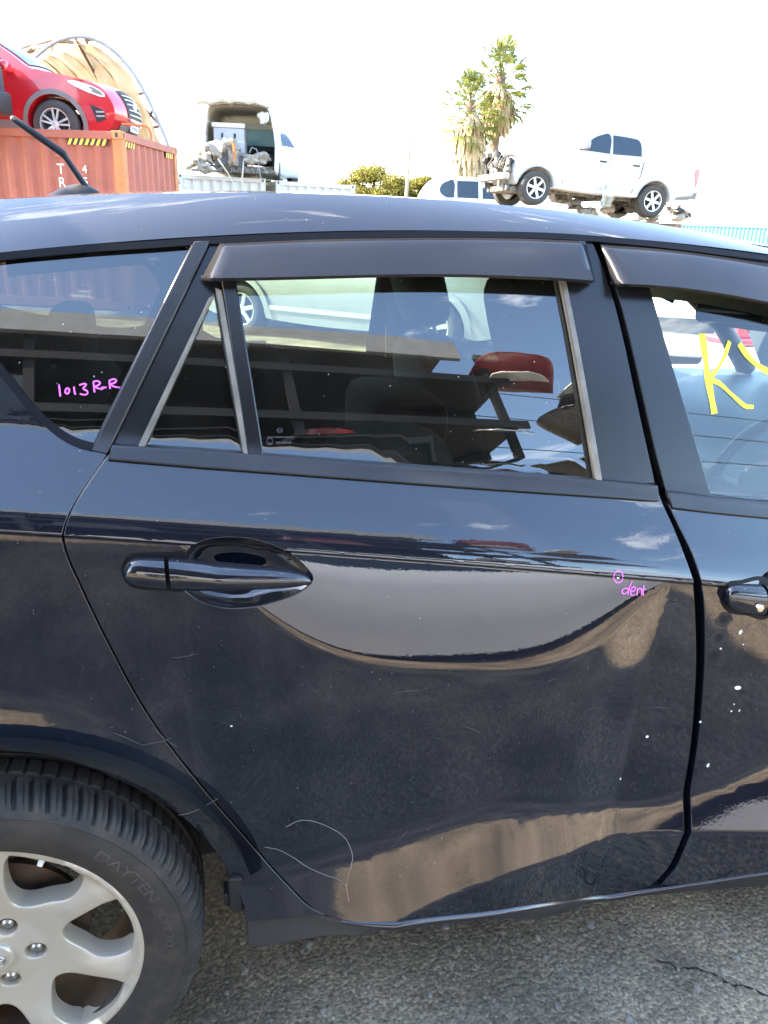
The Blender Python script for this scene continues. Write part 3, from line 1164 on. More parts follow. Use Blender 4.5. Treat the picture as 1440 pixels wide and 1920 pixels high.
for y in np.linspace(0.12, 1.64, 13):
    cy = abs(y - 0.88) / 0.76
    k2 = cy ** 3
    vs += [(2.40 - 0.15 * cy * cy, y, 0.965 - 0.06 * k2), (2.8, y, 0.93 - 0.09 * k2), (3.15, y, 0.86 - 0.10 * k2), (3.38 - 0.14 * cy * cy, y, 0.76 - 0.06 * k2), (3.46 - 0.2 * cy * cy, y, 0.6), (3.44 - 0.2 * cy * cy, y, 0.22)]
b.add(vs, [(i * 6 + q, i * 6 + 6 + q, i * 6 + 7 + q, i * 6 + 1 + q) for i in range(12) for q in range(5)])
b.build('bonnet', 'black_paint', CAR, smooth=40)

# aerial: low base with a raked whip
a0 = np.array([0.00, 0.88])
zr = zditch(0.0) + 0.016
b = MB()
pb = at(152, 346, 0.86)
bx0, by0, bz0 = pb[0], 0.86, zditch(pb[0]) + 0.012
vs = []
for i in range(13):
    u = i / 12
    hw = 0.030 * math.sin(math.pi * (0.06 + 0.9 * u)) ** 0.6
    hh = 0.034 * math.sin(math.pi * min(1, u ** 1.35)) ** 0.8 * (1 if u < 0.99 else 0)
    for s in np.linspace(-1, 1, 9):
        vs.append((bx0 - 0.085 + u * 0.14, by0 + s * hw, bz0 - 0.006 + hh * (1 - abs(s) ** 2.4)))
b.add(vs, [(i * 9 + q, i * 9 + q + 1, i * 9 + 10 + q, i * 9 + 9 + q) for i in range(12) for q in range(8)])
AER = b.build('aerial_base', 'dark_plastic', CAR, smooth=50)
b = MB()
tip = at(24, 222, 0.86)
foot = Vector((bx0 + 0.012, by0, bz0 + 0.018))
mid = Vector(at(118, 288, 0.86))
b.tube([foot, foot.lerp(mid, 0.5), mid], [0.0068, 0.0062, 0.006], 10)
b.tube([mid + (foot - mid).normalized() * 0.004, mid, mid.lerp(Vector(tip), 0.5), Vector(tip), Vector(tip) + (Vector(tip) - mid).normalized() * 0.004], [0.0078, 0.0078, 0.0072, 0.0066, 0.003], 10)
b.build('aerial_mast', 'dark_plastic', AER, smooth=50)

# ------------------------------------------------------------------ wheel
def text_mesh(s, size, name, extrude=0.0):
    cu = bpy.data.curves.new(name, 'FONT')
    cu.body = s
    cu.size = size
    cu.extrude = extrude
    cu.resolution_u = 3
    o = bpy.data.objects.new(name, cu)
    COL.objects.link(o)
    dg = bpy.context.evaluated_depsgraph_get()
    me = bpy.data.meshes.new_from_object(o.evaluated_get(dg))
    V = [v.co[:] for v in me.vertices]
    F = [tuple(p.vertices) for p in me.polygons]
    bpy.data.objects.remove(o, do_unlink=True)
    bpy.data.meshes.remove(me)
    return V, F


def blob(c, size, e=0.6, n=20, M=None):
    """rounded cushion-like solid"""
    V, F = [], []
    m = n // 2
    def pw(v):
        return math.copysign(abs(v) ** e, v)
    for i in range(m + 1):
        ph = -math.pi / 2 + math.pi * i / m
        for j in range(n):
            th = 2 * math.pi * j / n
            p = Vector((size[0] / 2 * pw(math.cos(ph)) * pw(math.cos(th)), size[1] / 2 * pw(math.cos(ph)) * pw(math.sin(th)), size[2] / 2 * pw(math.sin(ph))))
            if M:
                p = M @ p
            V.append((c[0] + p.x, c[1] + p.y, c[2] + p.z))
    for i in range(m):
        for j in range(n):
            k = (j + 1) % n
            F.append((i * n + j, i * n + k, (i + 1) * n + k, (i + 1) * n + j))
    return V, F


TEMPL = [(.2075, 13.6), (.210, 5), (.208, -4), (.203, -11.5), (.188, -14), (.166, -15.5), (.146, -15), (.124, -10.5), (.105, -3), (.101, 4), (.112, 10.5), (.140, 14), (.17, 15), (.193, 15)]


def make_wheel(parent, loc):
    W = empty('wheel', loc, 0, parent)
    # --- tyre: swept section with cut shoulder grooves
    N = 84 * 8
    prof = [(0.204, 0.030), (0.214, 0.012), (0.2205, 0.008), (0.226, 0.006), (0.236, 0.001), (0.250, -0.004), (0.266, -0.005), (0.280, -0.002), (0.2855, -0.0005), (0.2875, -0.0022),
            (0.2895, 0.0005), (0.297, 0.004), (0.304, 0.009), (0.3085, 0.015), (0.3115, 0.022), (0.3135, 0.032), (0.3145, 0.044), (0.3148, 0.0535),
            (0.3065, 0.055), (0.3065, 0.0625), (0.315, 0.064), (0.3155, 0.085), (0.3155, 0.0935), (0.3065, 0.095), (0.3065, 0.104), (0.3155, 0.1055), (0.3152, 0.128), (0.3065, 0.13), (0.3065, 0.137), (0.3145, 0.139),
            (0.312, 0.17), (0.300, 0.185), (0.27, 0.198), (0.22, 0.188), (0.205, 0.17)]
    V, F = [], []
    for i in range(N):
        a = 2 * math.pi * i / N
        ph = i % 8
        for j, (rr, yy) in enumerate(prof):
            aa = a
            if 11 <= j <= 17:
                aa = a + (j - 11) * 0.006          # shoulder grooves rake forward
                if ph in (0, 1):
                    dep = 0.0085 * sst(10.5, 12.5, j)
                    rr = rr - dep
                elif ph == 4:
                    rr -= 0.0030 * (1 if 12 <= j <= 16 else 0)
            if 20 <= j <= 22 and ph in (0, 1):
                rr -= 0.004
            V.append((rr * math.cos(aa), yy, rr * math.sin(aa)))
    k = len(prof)
    for i in range(N):
        j = (i + 1) % N
        for q in range(k - 1):
            F.append((i * k + q, j * k + q, j * k + q + 1, i * k + q + 1))
    ty = obj('tyre', V, F, 'tyre_rubber', W, smooth=24)
    # raised lettering on the side wall, twice round the tyre
    def sidewall_y(r):
        return float(np.interp(r, [p[0] for p in prof[:10]], [p[1] for p in prof[:10]]))
    def ring_text(s, size, a_start, a_end, r0):
        V, F = text_mesh(s, size, 't')
        xs = [v[0] for v in V]
        w0, w1 = min(xs), max(xs)
        out = []
        for x, y, z in V:
            t = (x - w0) / (w1 - w0)
            a = rad(a_start + (a_end - a_start) * t)
            r = r0 + y
            out.append((r * math.cos(a), sidewall_y(r) - 0.0008, r * math.sin(a)))
        return out, F
    for base in (0, 180):
        for args in (('DAYTEN', 0.024, 50 + base, 21.5 + base, 0.2535), ('DT30', 0.018, 15 + base, -0.5 + base, 0.255)):
            b = MB()
            b.add(*ring_text(*args))
            b.build('raised_lettering', 'tyre_letters', ty)
    # --- alloy rim: seven twisted spokes
    outer = [(0.2203 * math.cos(a), 0.2203 * math.sin(a)) for a in np.linspace(0, 2 * math.pi, 180, endpoint=False)]
    holes = []
    cent = [60 + 360 / 7 * q for q in range(7)]
    for c in cent:
        lp = [(r * math.cos(rad(c + d * 1.28)), r * math.sin(rad(c + d * 1.28))) for r, d in TEMPL]
        holes.append(smooth_line(lp, 0.004, True, sharp=(0, 3)))
    nutang = [68 + 72 * q for q in range(5)]
    nh = []
    for a in nutang:
        cx, cz = 0.057 * math.cos(rad(a)), 0.057 * math.sin(rad(a))
        nh.append([(cx + 0.0165 * math.cos(t), cz + 0.0165 * math.sin(t)) for t in np.linspace(0, 2 * math.pi, 28, endpoint=False)])
    def ry(x, z):
        r = math.hypot(x, z)
        a = math.degrees(math.atan2(z, x))
        y = float(np.interp(r, [0, 0.03, 0.045, 0.075, 0.10, 0.15, 0.19, 0.2045, 0.2075, 0.2115, 0.2175, 0.2203], [0.026, 0.026, 0.028, 0.030, 0.026, 0.019, 0.0155, 0.0145, 0.0145, 0.007, 0.0055, 0.008]))
        # position across the nearest spoke: -1 .. 1
        rel = ((a - 60 - 180 / 7 + 180 / 7) % (360 / 7)) - 180 / 7
        q = rel / (180 / 7)
        wgt = sst(0.104, 0.15, r) * (1 - sst(0.196, 0.206, r))
        y += wgt * (0.016 * abs(q) + 0.007 * q - 0.005)
        return y
    v, t = fill(outer, holes + nh, 0.0065, [])
    def area(q):
        (a, b), (c, d), (e, f) = v[q[0]], v[q[1]], v[q[2]]
        return (c - a) * (f - b) - (e - a) * (d - b)
    t = [q if area(q) > 0 else (q[0], q[2], q[1]) for q in t]
    V = [(x, ry(x, z), z) for x, z in v]
    F = list(t)
    for l in boundary_loops(t):
        kk = len(l)
        rr0 = sum(math.hypot(*v[i]) for i in l) / kk
        small = rr0 < 0.085
        prev = l
        for oo, dy in ((0.0010, 0.0006), (0.0018, 0.003), (0.0018, 0.012), (0.0016, 0.034 if not small else 0.026)):
            ring = []
            for i in range(kk):
                a, bq, c = v[l[i - 1]], v[l[i]], v[l[(i + 1) % kk]]
                tx, tz = c[0] - a[0], c[1] - a[1]
                qn = math.hypot(tx, tz) or 1
                s = -1 if rr0 > 0.215 else (0.5 if small else 1)
                nx, nz_ = bq[0] + tz / qn * oo * s, bq[1] - tx / qn * oo * s
                ring.append(len(V))
                V.append((nx, ry(*bq) + dy, nz_))
            for i in range(kk):
                j = (i + 1) % kk
                F.append((prev[i], ring[i], ring[j], prev[j]))
            prev = ring
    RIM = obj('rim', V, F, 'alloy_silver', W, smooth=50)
    b = MB()
    b.lathe([(0.2185, 0.010), (0.2110, 0.016), (0.2035, 0.045), (0.196, 0.10), (0.2, 0.17), (0.216, 0.185)], 96, 'y')
    b.build('rim_barrel', 'rusty_disc', RIM, smooth=60)
    for a in nutang:
        cx, cz = 0.057 * math.cos(rad(a)), 0.057 * math.sin(rad(a))
        b = MB()
        hexp = [(cx + 0.0098 * math.cos(q * math.pi / 3 + 0.3), cz + 0.0098 * math.sin(q * math.pi / 3 + 0.3)) for q in range(6)]
        b.prism(hexp, 0.036, 0.058)
        b.lathe([(0, 0.0315), (0.005, 0.032), (0.0085, 0.035), (0.0088, 0.037)], 20, 'y', (cx, 0, cz))
        b.lathe([(0.0098, 0.0575), (0.0185, 0.056)], 20, 'y', (cx, 0, cz))
        b.build('wheel_nut', 'steel_nut', W, smooth=30)
    b = MB()
    b.lathe([(0.0, 0.0175), (0.012, 0.018), (0.020, 0.0195), (0.0205, 0.0185), (0.0255, 0.0195), (0.0275, 0.022), (0.028, 0.03)], 48, 'y')
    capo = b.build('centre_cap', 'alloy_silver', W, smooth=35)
    # winged oval emblem on the cap, raised
    b = MB()
    ring = [Vector((0.0150 * math.cos(t), 0.0165, 0.0118 * math.sin(t))) for t in np.linspace(0, 2 * math.pi, 33)]
    b.tube(ring, 0.0011, 6, False)
    b.tube([Vector((-0.0146, 0.0165, 0.003)), Vector((-0.006, 0.0165, 0.0012)), Vector((0, 0.0165, -0.0045)), Vector((0.006, 0.0165, 0.0012)), Vector((0.0146, 0.0165, 0.003))], 0.0013, 6)
    b.build('emblem', 'steel_nut', capo, smooth=60)
    b = MB()
    b.lathe([(0.03, 0.062), (0.075, 0.062), (0.076, 0.075), (0.133, 0.078), (0.133, 0.088), (0.07, 0.09)], 64, 'y')
    b.lathe([(0.03, 0.062), (0.03, 0.2)], 24, 'y')
    b.build('brake_disc', 'rusty_disc', W, smooth=40)
    b = MB()
    b.box((-0.165, 0.06, -0.04), (-0.10, 0.12, 0.07), 0.01)
    b.box((-0.11, 0.07, -0.06), (-0.02, 0.14, 0.02), 0.01)
    b.build('brake_caliper', 'rusty_disc', W, smooth=40)
    # tyre valve
    b = MB()
    va = rad(64)
    b.tube([(0.199 * math.cos(va), 0.03, 0.199 * math.sin(va)), (0.187 * math.cos(va), 0.022, 0.187 * math.sin(va))], [0.005, 0.0042], 10)
    b.build('tyre_valve', 'white_chip', W, smooth=40)
    return W


WH = make_wheel(CAR, (0, 0.018, 0.314))
w2 = copy_tree(WH, CAR)
w2.location = (2.64, 0.03, 0.314)
for xx in (0.0, 2.64):
    b = MB()
    b.lathe([(0.20, 1.735), (0.216, 1.745), (0.262, 1.755), (0.300, 1.745), (0.314, 1.72), (0.314, 1.60), (0.25, 1.58)], 64, 'y', (xx, 0, 0.314))
    b.lathe([(0.0, 1.72), (0.06, 1.72), (0.2, 1.735)], 48, 'y', (xx, 0, 0.314))
    b.build('far_wheel', 'tyre_rubber', CAR, smooth=40)

# wheel-house liners and the dark floor pan
for xx in (0.0, 2.64):
    b = MB()
    b.lathe([(0.405, 0.025), (0.398, 0.05), (0.395, 0.32), (0.20, 0.33), (0.0, 0.33)], 40, 'y', (xx, 0, 0.31), rad(12), rad(165))
    b.build('wheel_house', 'dark_plastic', CAR, smooth=60)
b = MB()
b.box((0.47, 0.14, 0.20), (2.15, 1.62, 0.26), 0.02)
b.box((-0.85, 0.36, 0.30), (0.47, 1.40, 0.36), 0.02)
b.box((2.2, 0.4, 0.25), (3.3, 1.36, 0.32), 0.02)
b.build('floor_pan', 'dark_plastic', CAR)
# mud-flap bracket seen between tyre and arch
b = MB()
p0 = at(430, 1640, 0.06)
p1 = at(446, 1700, 0.06)
b.box((p0[0] - 0.002, 0.05, p1[2]), (p1[0] + 0.01, 0.10, p0[2]), 0.004)
b.box((p0[0] - 0.010, 0.06, p1[2] + 0.004), (p0[0] - 0.003, 0.09, p1[2] + 0.03), 0.002)
b.build('liner_clip', 'dark_plastic', CAR)

# ------------------------------------------------------------------ cabin
def seat(name, x, y, red=False):
    s = empty(name, (x, y, 0.3), 0, CAR)
    M = Matrix.Rotation(rad(-17), 4, 'Y')
    V, F = blob((0.26, 0, 0.14), (0.54, 0.50, 0.20), 0.45, 24)
    obj('cushion', V, F, 'seat_fabric', s, smooth=60)
    V, F = blob((-0.07, 0, 0.47), (0.18, 0.47, 0.70), 0.5, 28, M)
    obj('backrest', V, F, 'seat_fabric', s, smooth=60)
    V, F = blob((-0.19, 0, 0.93), (0.12, 0.27, 0.21), 0.55, 24, M)
    h = obj('headrest', V, F, 'seat_fabric', s, smooth=60)
    for yy in (-0.06, 0.06):
        b = MB()
        b.tube([(-0.17, yy, 0.88), (-0.13, yy, 0.74)], 0.006, 8)
        b.build('headrest_post', 'steel_nut', h, smooth=40)
    return s


seat('front_seat', 1.16, 0.47)
seat('front_seat', 1.16, 1.28)
V, F = blob((0.12, 0.88, 0.74), (0.20, 1.20, 0.62), 0.35, 28, Matrix.Rotation(rad(-20), 4, 'Y'))
obj('rear_backrest', V, F, 'seat_fabric', CAR, smooth=60)
V, F = blob((0.42, 0.88, 0.50), (0.54, 1.24, 0.20), 0.4, 28)
obj('rear_cushion', V, F, 'seat_fabric', CAR, smooth=60)
for yy in (0.52, 1.24):
    V, F = blob((0.03, yy, 1.10), (0.10, 0.26, 0.16), 0.5, 24)
    obj('rear_headrest', V, F, 'seat_fabric', CAR, smooth=60)
# parcel shelf and luggage blind
b = MB()
b.box((-0.72, 0.30, 0.97), (0.02, 1.46, 0.985), 0.004)
b.build('parcel_shelf', 'dash_plastic', CAR)
# seat bolster near the window, its sunlit look put into a paler grey
V, F = blob((0.66, 0.33, 0.985), (0.22, 0.20, 0.16), 0.55, 24)
obj('seat_bolster', V, F, 'seat_grey', CAR, smooth=60)
b = MB()
b.box((0.72, 0.75, 0.72), (0.92, 1.10, 1.02), 0.04)
b.build('folded_cloth', 'seat_red', CAR, smooth=40)
# near inner door trim so that the cabin is closed below the glass
b = MB()
zz = lambda X: zb_of(X) - 0.005
vs, fs = [], []
for i, X in enumerate(np.linspace(0.2, 2.0, 14)):
    vs += [(X, S(X, zz(X)) + 0.035, zz(X)), (X, 0.20, zz(X) - 0.012), (X, 0.21, 0.3)]
    if i:
        a = 3 * i
        fs += [(a - 3, a, a + 1, a - 2), (a - 2, a + 1, a + 2, a - 1)]
b.add(vs, fs)
b.build('inner_door_trim', 'dark_plastic', CAR, smooth=40)
# far side of the cabin: wall with three window openings, and its panes
def far_y(z):
    return 1.66 - 0.0 if z < 0.98 else 1.66 - (z - 0.98) * 0.5


fw = [(-0.80, 0.30), (2.02, 0.30), (2.02, 0.93), (1.70, 1.20), (1.45, 1.30), (0.9, 1.352), (0.3, 1.33), (-0.3, 1.28), (-0.72, 1.15)]
fh = [smooth_line([(0.36, 1.06), (0.40, 1.035), (0.91, 0.985), (0.91, 1.31), (0.60, 1.315), (0.42, 1.28)], 0.05, True, sharp=(2, 3)),
      smooth_line([(1.09, 0.97), (1.88, 0.945), (1.60, 1.19), (1.40, 1.27), (1.07, 1.31)], 0.05, True, sharp=(0, 1, 4)),
      smooth_line([(-0.30, 1.17), (-0.1, 1.10), (0.10, 1.065), (0.22, 1.10), (0.235, 1.22), (0.17, 1.275), (0.02, 1.28), (-0.26, 1.24)], 0.04, True)]
fwl = smooth_line(fw, 0.1, True, sharp=range(9))
v, t = fill(fwl, fh, 0.12)
obj('far_side_body', [(x, far_y(z), z) for x, z in v], t, 'dark_plastic', CAR, smooth=60)
obj('far_outer_skin', [(x, far_y(z) + 0.05, z) for x, z in v], t, 'black_paint', CAR, smooth=60)
for i, h in enumerate(fh):
    v, t = fill(h, (), 0.12)
    obj('far_pane', [(x, far_y(z) + 0.02, z) for x, z in v], t, 'clear_glass', CAR, smooth=60)
# seat belt hanging on the far centre pillar, and the pillar trim
b = MB()
b.add([(0.935, 1.545, 1.30), (0.965, 1.545, 1.30), (0.985, 1.60, 0.985), (0.955, 1.60, 0.985)], [(0, 1, 2, 3)])
sb = b.build('seat_belt', 'belt_webbing', CAR)
sb.modifiers.new('t', 'SOLIDIFY').thickness = 0.002
b = MB()
b.box((0.50, 1.60, 1.00), (0.56, 1.63, 1.035), 0.004)
b.build('door_pull', 'dash_plastic', CAR)
# dashboard, steering wheel, rear-view mirror
b = MB()
prof = [(1.72, 0.40), (1.66, 0.62), (1.68, 0.78), (1.74, 0.88), (1.86, 0.93), (2.05, 0.95), (2.38, 0.945), (2.42, 0.5)]
vs = []
for y in np.linspace(0.16, 1.60, 15):
    hood = 0.05 * math.exp(-((y - 0.47) / 0.16) ** 2)
    for (x, z) in prof:
        vs.append((x, y, z + (hood if 0.85 < z < 0.96 and x < 2.1 else 0)))
b.add(vs, [(i * 8 + q, i * 8 + 8 + q, i * 8 + 9 + q, i * 8 + 1 + q) for i in range(14) for q in range(7)])
b.build('dashboard', 'dash_plastic', CAR, smooth=50)
b = MB()
ax = Vector((-0.92, 0, 0.38)).normalized()
u1 = Vector((0, 1, 0))
u2 = ax.cross(u1)
cw = Vector((1.58, 0.47, 0.86))
b.tube([cw + (u1 * math.cos(t) + u2 * math.sin(t)) * 0.18 for t in np.linspace(0, 2 * math.pi, 49)], 0.015, 10, False)
for t in (0.1, math.pi - 0.1, -math.pi / 2):
    b.bar(cw, cw + (u1 * math.cos(t) + u2 * math.sin(t)) * 0.18, 0.045, 0.015)
V, F = blob(cw, (0.07, 0.15, 0.12), 0.6, 20)
b.add(V, F)
b.build('steering_wheel', 'dash_plastic', CAR, smooth=50)
pm = at(1398, 592, 0.85)
MI = Matrix.Rotation(rad(-24), 4, 'Z') @ Matrix.Rotation(rad(4), 4, 'X')
V, F = blob((pm[0], pm[1], pm[2]), (0.035, 0.27, 0.068), 0.42, 28, Matrix.Rotation(rad(28), 4, 'Z'))
mir = obj('rear_view_mirror', V, F, 'dark_plastic', CAR, smooth=50)
Mz = Matrix.Rotation(rad(28), 4, 'Z')
face = []
for t in np.linspace(0, 2 * math.pi, 28, endpoint=False):
    face.append(Vector((pm[0], pm[1], pm[2])) + Mz @ Vector((-0.0185, 0.128 * math.copysign(abs(math.cos(t)) ** 0.4, math.cos(t)), 0.029 * math.copysign(abs(math.sin(t)) ** 0.4, math.sin(t)))))
obj('mirror_face', face, [tuple(range(28))], 'mirror_glass', mir)
b = MB()
b.tube([(pm[0] + 0.01, pm[1], pm[2] + 0.03), (pm[0] + 0.05, pm[1], pm[2] + 0.075)], 0.009, 8)
b.build('mirror_stalk', 'dark_plastic', mir, smooth=40)
for yy in (0.30, 1.46):
    b = MB()
    b.tube([(2.30, yy - 0.06 * (1 if yy < 1 else -1), 0.96), (2.12, yy, 1.12), (1.95, yy + 0.02 * (1 if yy < 1 else -1), 1.24)], [0.035, 0.03, 0.03], 10)
    b.build('windscreen_pillar', 'dark_plastic', CAR, smooth=50)

# ------------------------------------------------------------------ pen marks, chips, hairs on the near side
def strokes(name, lst, wpx, material, parent, scale=1.0, ox=0.0, oy=0.0, off=-0.0008):
    b = MB()
    for pts in lst:
        px = [(ox + x / scale, oy + y / scale) for x, y in pts]
        XZ = smooth_line([on(x, y) for x, y in px], 0.0035)
        V, F = [], []
        n = len(XZ)
        for i, p in enumerate(XZ):
            d = XZ[min(i + 1, n - 1)] - XZ[max(i - 1, 0)]
            d = d / (np.linalg.norm(d) or 1)
            o = np.array([-d[1], d[0]])
            wv = wpx / 950.0 * (0.95 + 0.12 * math.sin(i * 0.35))
            for s in (-0.5, 0.5):
                q = p + o * wv * s
                V.append((q[0], S(q[0], q[1]) + off, q[1]))
            if i:
                a = 2 * i
                F.append((a - 2, a, a + 1, a - 1))
        b.add(V, F)
    return obj(name, b.v, b.f, material, parent)


strokes('pen_writing', [[(375, 1036), (380, 1075), (384, 1114)], [(430, 1057), (417, 1072), (416, 1090), (428, 1097), (440, 1088), (443, 1070), (431, 1057)], [(472, 1050), (475, 1078), (481, 1102)],
                        [(506, 1040), (552, 1034), (530, 1062), (552, 1074), (561, 1092), (540, 1103), (510, 1096)], [(597, 1016), (601, 1050), (605, 1087)],
                        [(597, 1018), (626, 1014), (641, 1028), (622, 1044), (606, 1048), (640, 1064), (664, 1062)], [(648, 1056), (682, 1055)], [(700, 1008), (703, 1040), (706, 1064)],
                        [(701, 1010), (730, 1001), (746, 1012), (728, 1028), (708, 1035), (740, 1052), (772, 1056)]], 2.1, 'pink_marker', quarter, 3.4286, 0, 420, off=0.0048)
circ = [(893 + 17 * math.cos(t), 313 + 22 * math.sin(t)) for t in np.linspace(0.3, 2 * math.pi + 0.1, 16)]
strokes('pen_writing', [circ, [(930, 356), (913, 356), (906, 368), (914, 376), (926, 368), (932, 354)], [(943, 328), (934, 352), (928, 378)], [(938, 367), (953, 362), (954, 351), (942, 354), (937, 370), (943, 382), (956, 378)],
                        [(962, 354), (961, 382)], [(961, 366), (970, 355), (977, 360), (978, 381)], [(986, 344), (983, 370), (985, 382)], [(975, 360), (992, 357)]], 1.9, 'pink_marker', RDOOR, 1.946, 700, 920)
pit = on(1159, 1083)
b = MB()
V, F = blob((pit[0], S(*pit) - 0.0002, pit[1]), (0.005, 0.0012, 0.004), 1.0, 10)
b.add(V, F)
b.build('dent_mark', 'white_chip', RDOOR)
strokes('pen_writing', [[(520, 540), (545, 700), (570, 900), (622, 1186)]], 13, 'yellow_marker', FDOOR, 4.267, 1200, 500, off=0.0085)
strokes('pen_writing', [[(742, 602), (690, 745), (600, 885)], [(590, 912), (665, 945), (760, 1032), (850, 1112), (880, 1128), (935, 1130)]], 7.5, 'yellow_marker', FDOOR, 4.267, 1200, 500, off=0.0080)
strokes('pen_writing', [[(820, 622), (880, 710), (960, 790), (1060, 850), (1200, 900)]], 10.5, 'yellow_marker', FDOOR, 4.267, 1200, 500, off=0.0085)

# small print etched at the corner of the rear door pane
def side_text(s, px, py, hpx, parent, off=0.0095):
    V, F = text_mesh(s, 1.0, 'print')
    out = []
    for x, y, z in V:
        q = on(px + x * hpx, py - y * hpx, off)
        out.append((q[0], S(*q) + off, q[1]))
    return obj('etched_print', out, F, 'glass_print', parent)


side_text('SAINT-GOBAIN SEKURIT', 502, 821, 4.6, RDOOR)
side_text('43R-009649', 517, 832, 6, RDOOR)
side_text('E6', 503, 833, 6, RDOOR)
strokes('etched_print', [[(507 + 6 * math.cos(t), 831 + 6 * math.sin(t)) for t in np.linspace(0, 6.3, 14)], [(526 + 5.2 * math.cos(t), 810 + 4.2 * math.sin(t)) for t in np.linspace(0, 6.3, 14)],
                         [(521, 809), (524, 810), (526, 812), (528, 810), (531, 809)]], 0.5, 'glass_print', RDOOR, off=0.0095)

for px, py, sx, sz, par in ((1388, 1185, 8, 11, FDOOR), (1383, 1289, 15, 10, FDOOR), (1327, 1435, 6, 11, FDOOR), (1213, 1381, 6, 7, RDOOR), (1371, 1333, 4, 4, FDOOR), (1386, 1332, 3, 6, FDOOR), (1313, 1353, 5, 5, FDOOR), (1351, 1216, 4, 4, FDOOR), (1393, 1208, 3, 3, FDOOR), (1376, 1320, 3, 3, FDOOR), (1163, 1460, 3, 5, RDOOR), (434, 1361, 4, 4, RDOOR)):
    q = on(px, py)
    n = 9
    V = []
    rr = [0.75 + 0.45 * random.random() for _ in range(n)]
    for i in range(n):
        t = 2 * math.pi * i / n
        x, z = q[0] + math.cos(t) * sx / 2 / 1050 * rr[i], q[1] + math.sin(t) * sz / 2 / 1050 * rr[i]
        V.append((x, S(x, z) - 0.0007, z))
    obj('paint_chip', V, [tuple(range(n))], 'white_chip', par)


def hair(pts, r, parent, material='pale_hair', name='stray_hair'):
    P = smooth_line(onl(pts), 0.004)
    b = MB()
    b.tube([(p[0], S(p[0], p[1]) - 0.0009, p[1]) for p in P], r, 5)
    b.build(name, material, parent, smooth=60)


hair([(536, 1550), (562, 1538), (590, 1540), (628, 1556), (648, 1572), (657, 1590), (661, 1608), (655, 1632), (651, 1650), (650, 1664), (654, 1690)], 0.0003, RDOOR)
hair([(497, 1588), (520, 1592), (548, 1606), (575, 1624), (610, 1640), (634, 1648), (651, 1661)], 0.00026, RDOOR)
hair([(335, 1528), (360, 1522), (385, 1510), (408, 1497)], 0.00026, quarter)
for pts in ([(213, 1373), (240, 1384), (268, 1397)], [(268, 1396), (300, 1390), (322, 1383)], [(285, 1363), (310, 1385), (332, 1400)]):
    hair(pts, 0.00032, quarter, 'scratch', 'scratch')
# hairline scratches in the clear coat, scattered at random
for i in range(26):
    px, py = random.uniform(320, 1260), random.uniform(1120, 1640)
    if i % 3 == 0:
        px, py = random.uniform(150, 1200), random.uniform(880, 985)
    a = random.uniform(-0.6, 0.9)
    l = random.uniform(10, 60)
    c = random.uniform(-0.3, 0.3)
    if not inside([(p[0], p[1]) for p in door_outer], *on(px, py)):
        continue
    P = [(px + l * (t - 0.5) * math.cos(a), py - l * (t - 0.5) * math.sin(a) + c * l * (t - 0.5) ** 2) for t in (0, 0.33, 0.66, 1)]
    if not all(inside([(p[0], p[1]) for p in door_outer], *on(*q)) and not inside(dish_xz, *on(*q)) for q in P):
        continue
    ribbon('scratch', smooth_line(onl(P), 0.006), random.choice((0.0003, 0.0004, 0.0005)), 'scratch', RDOOR, off=-0.0006, taper=True)

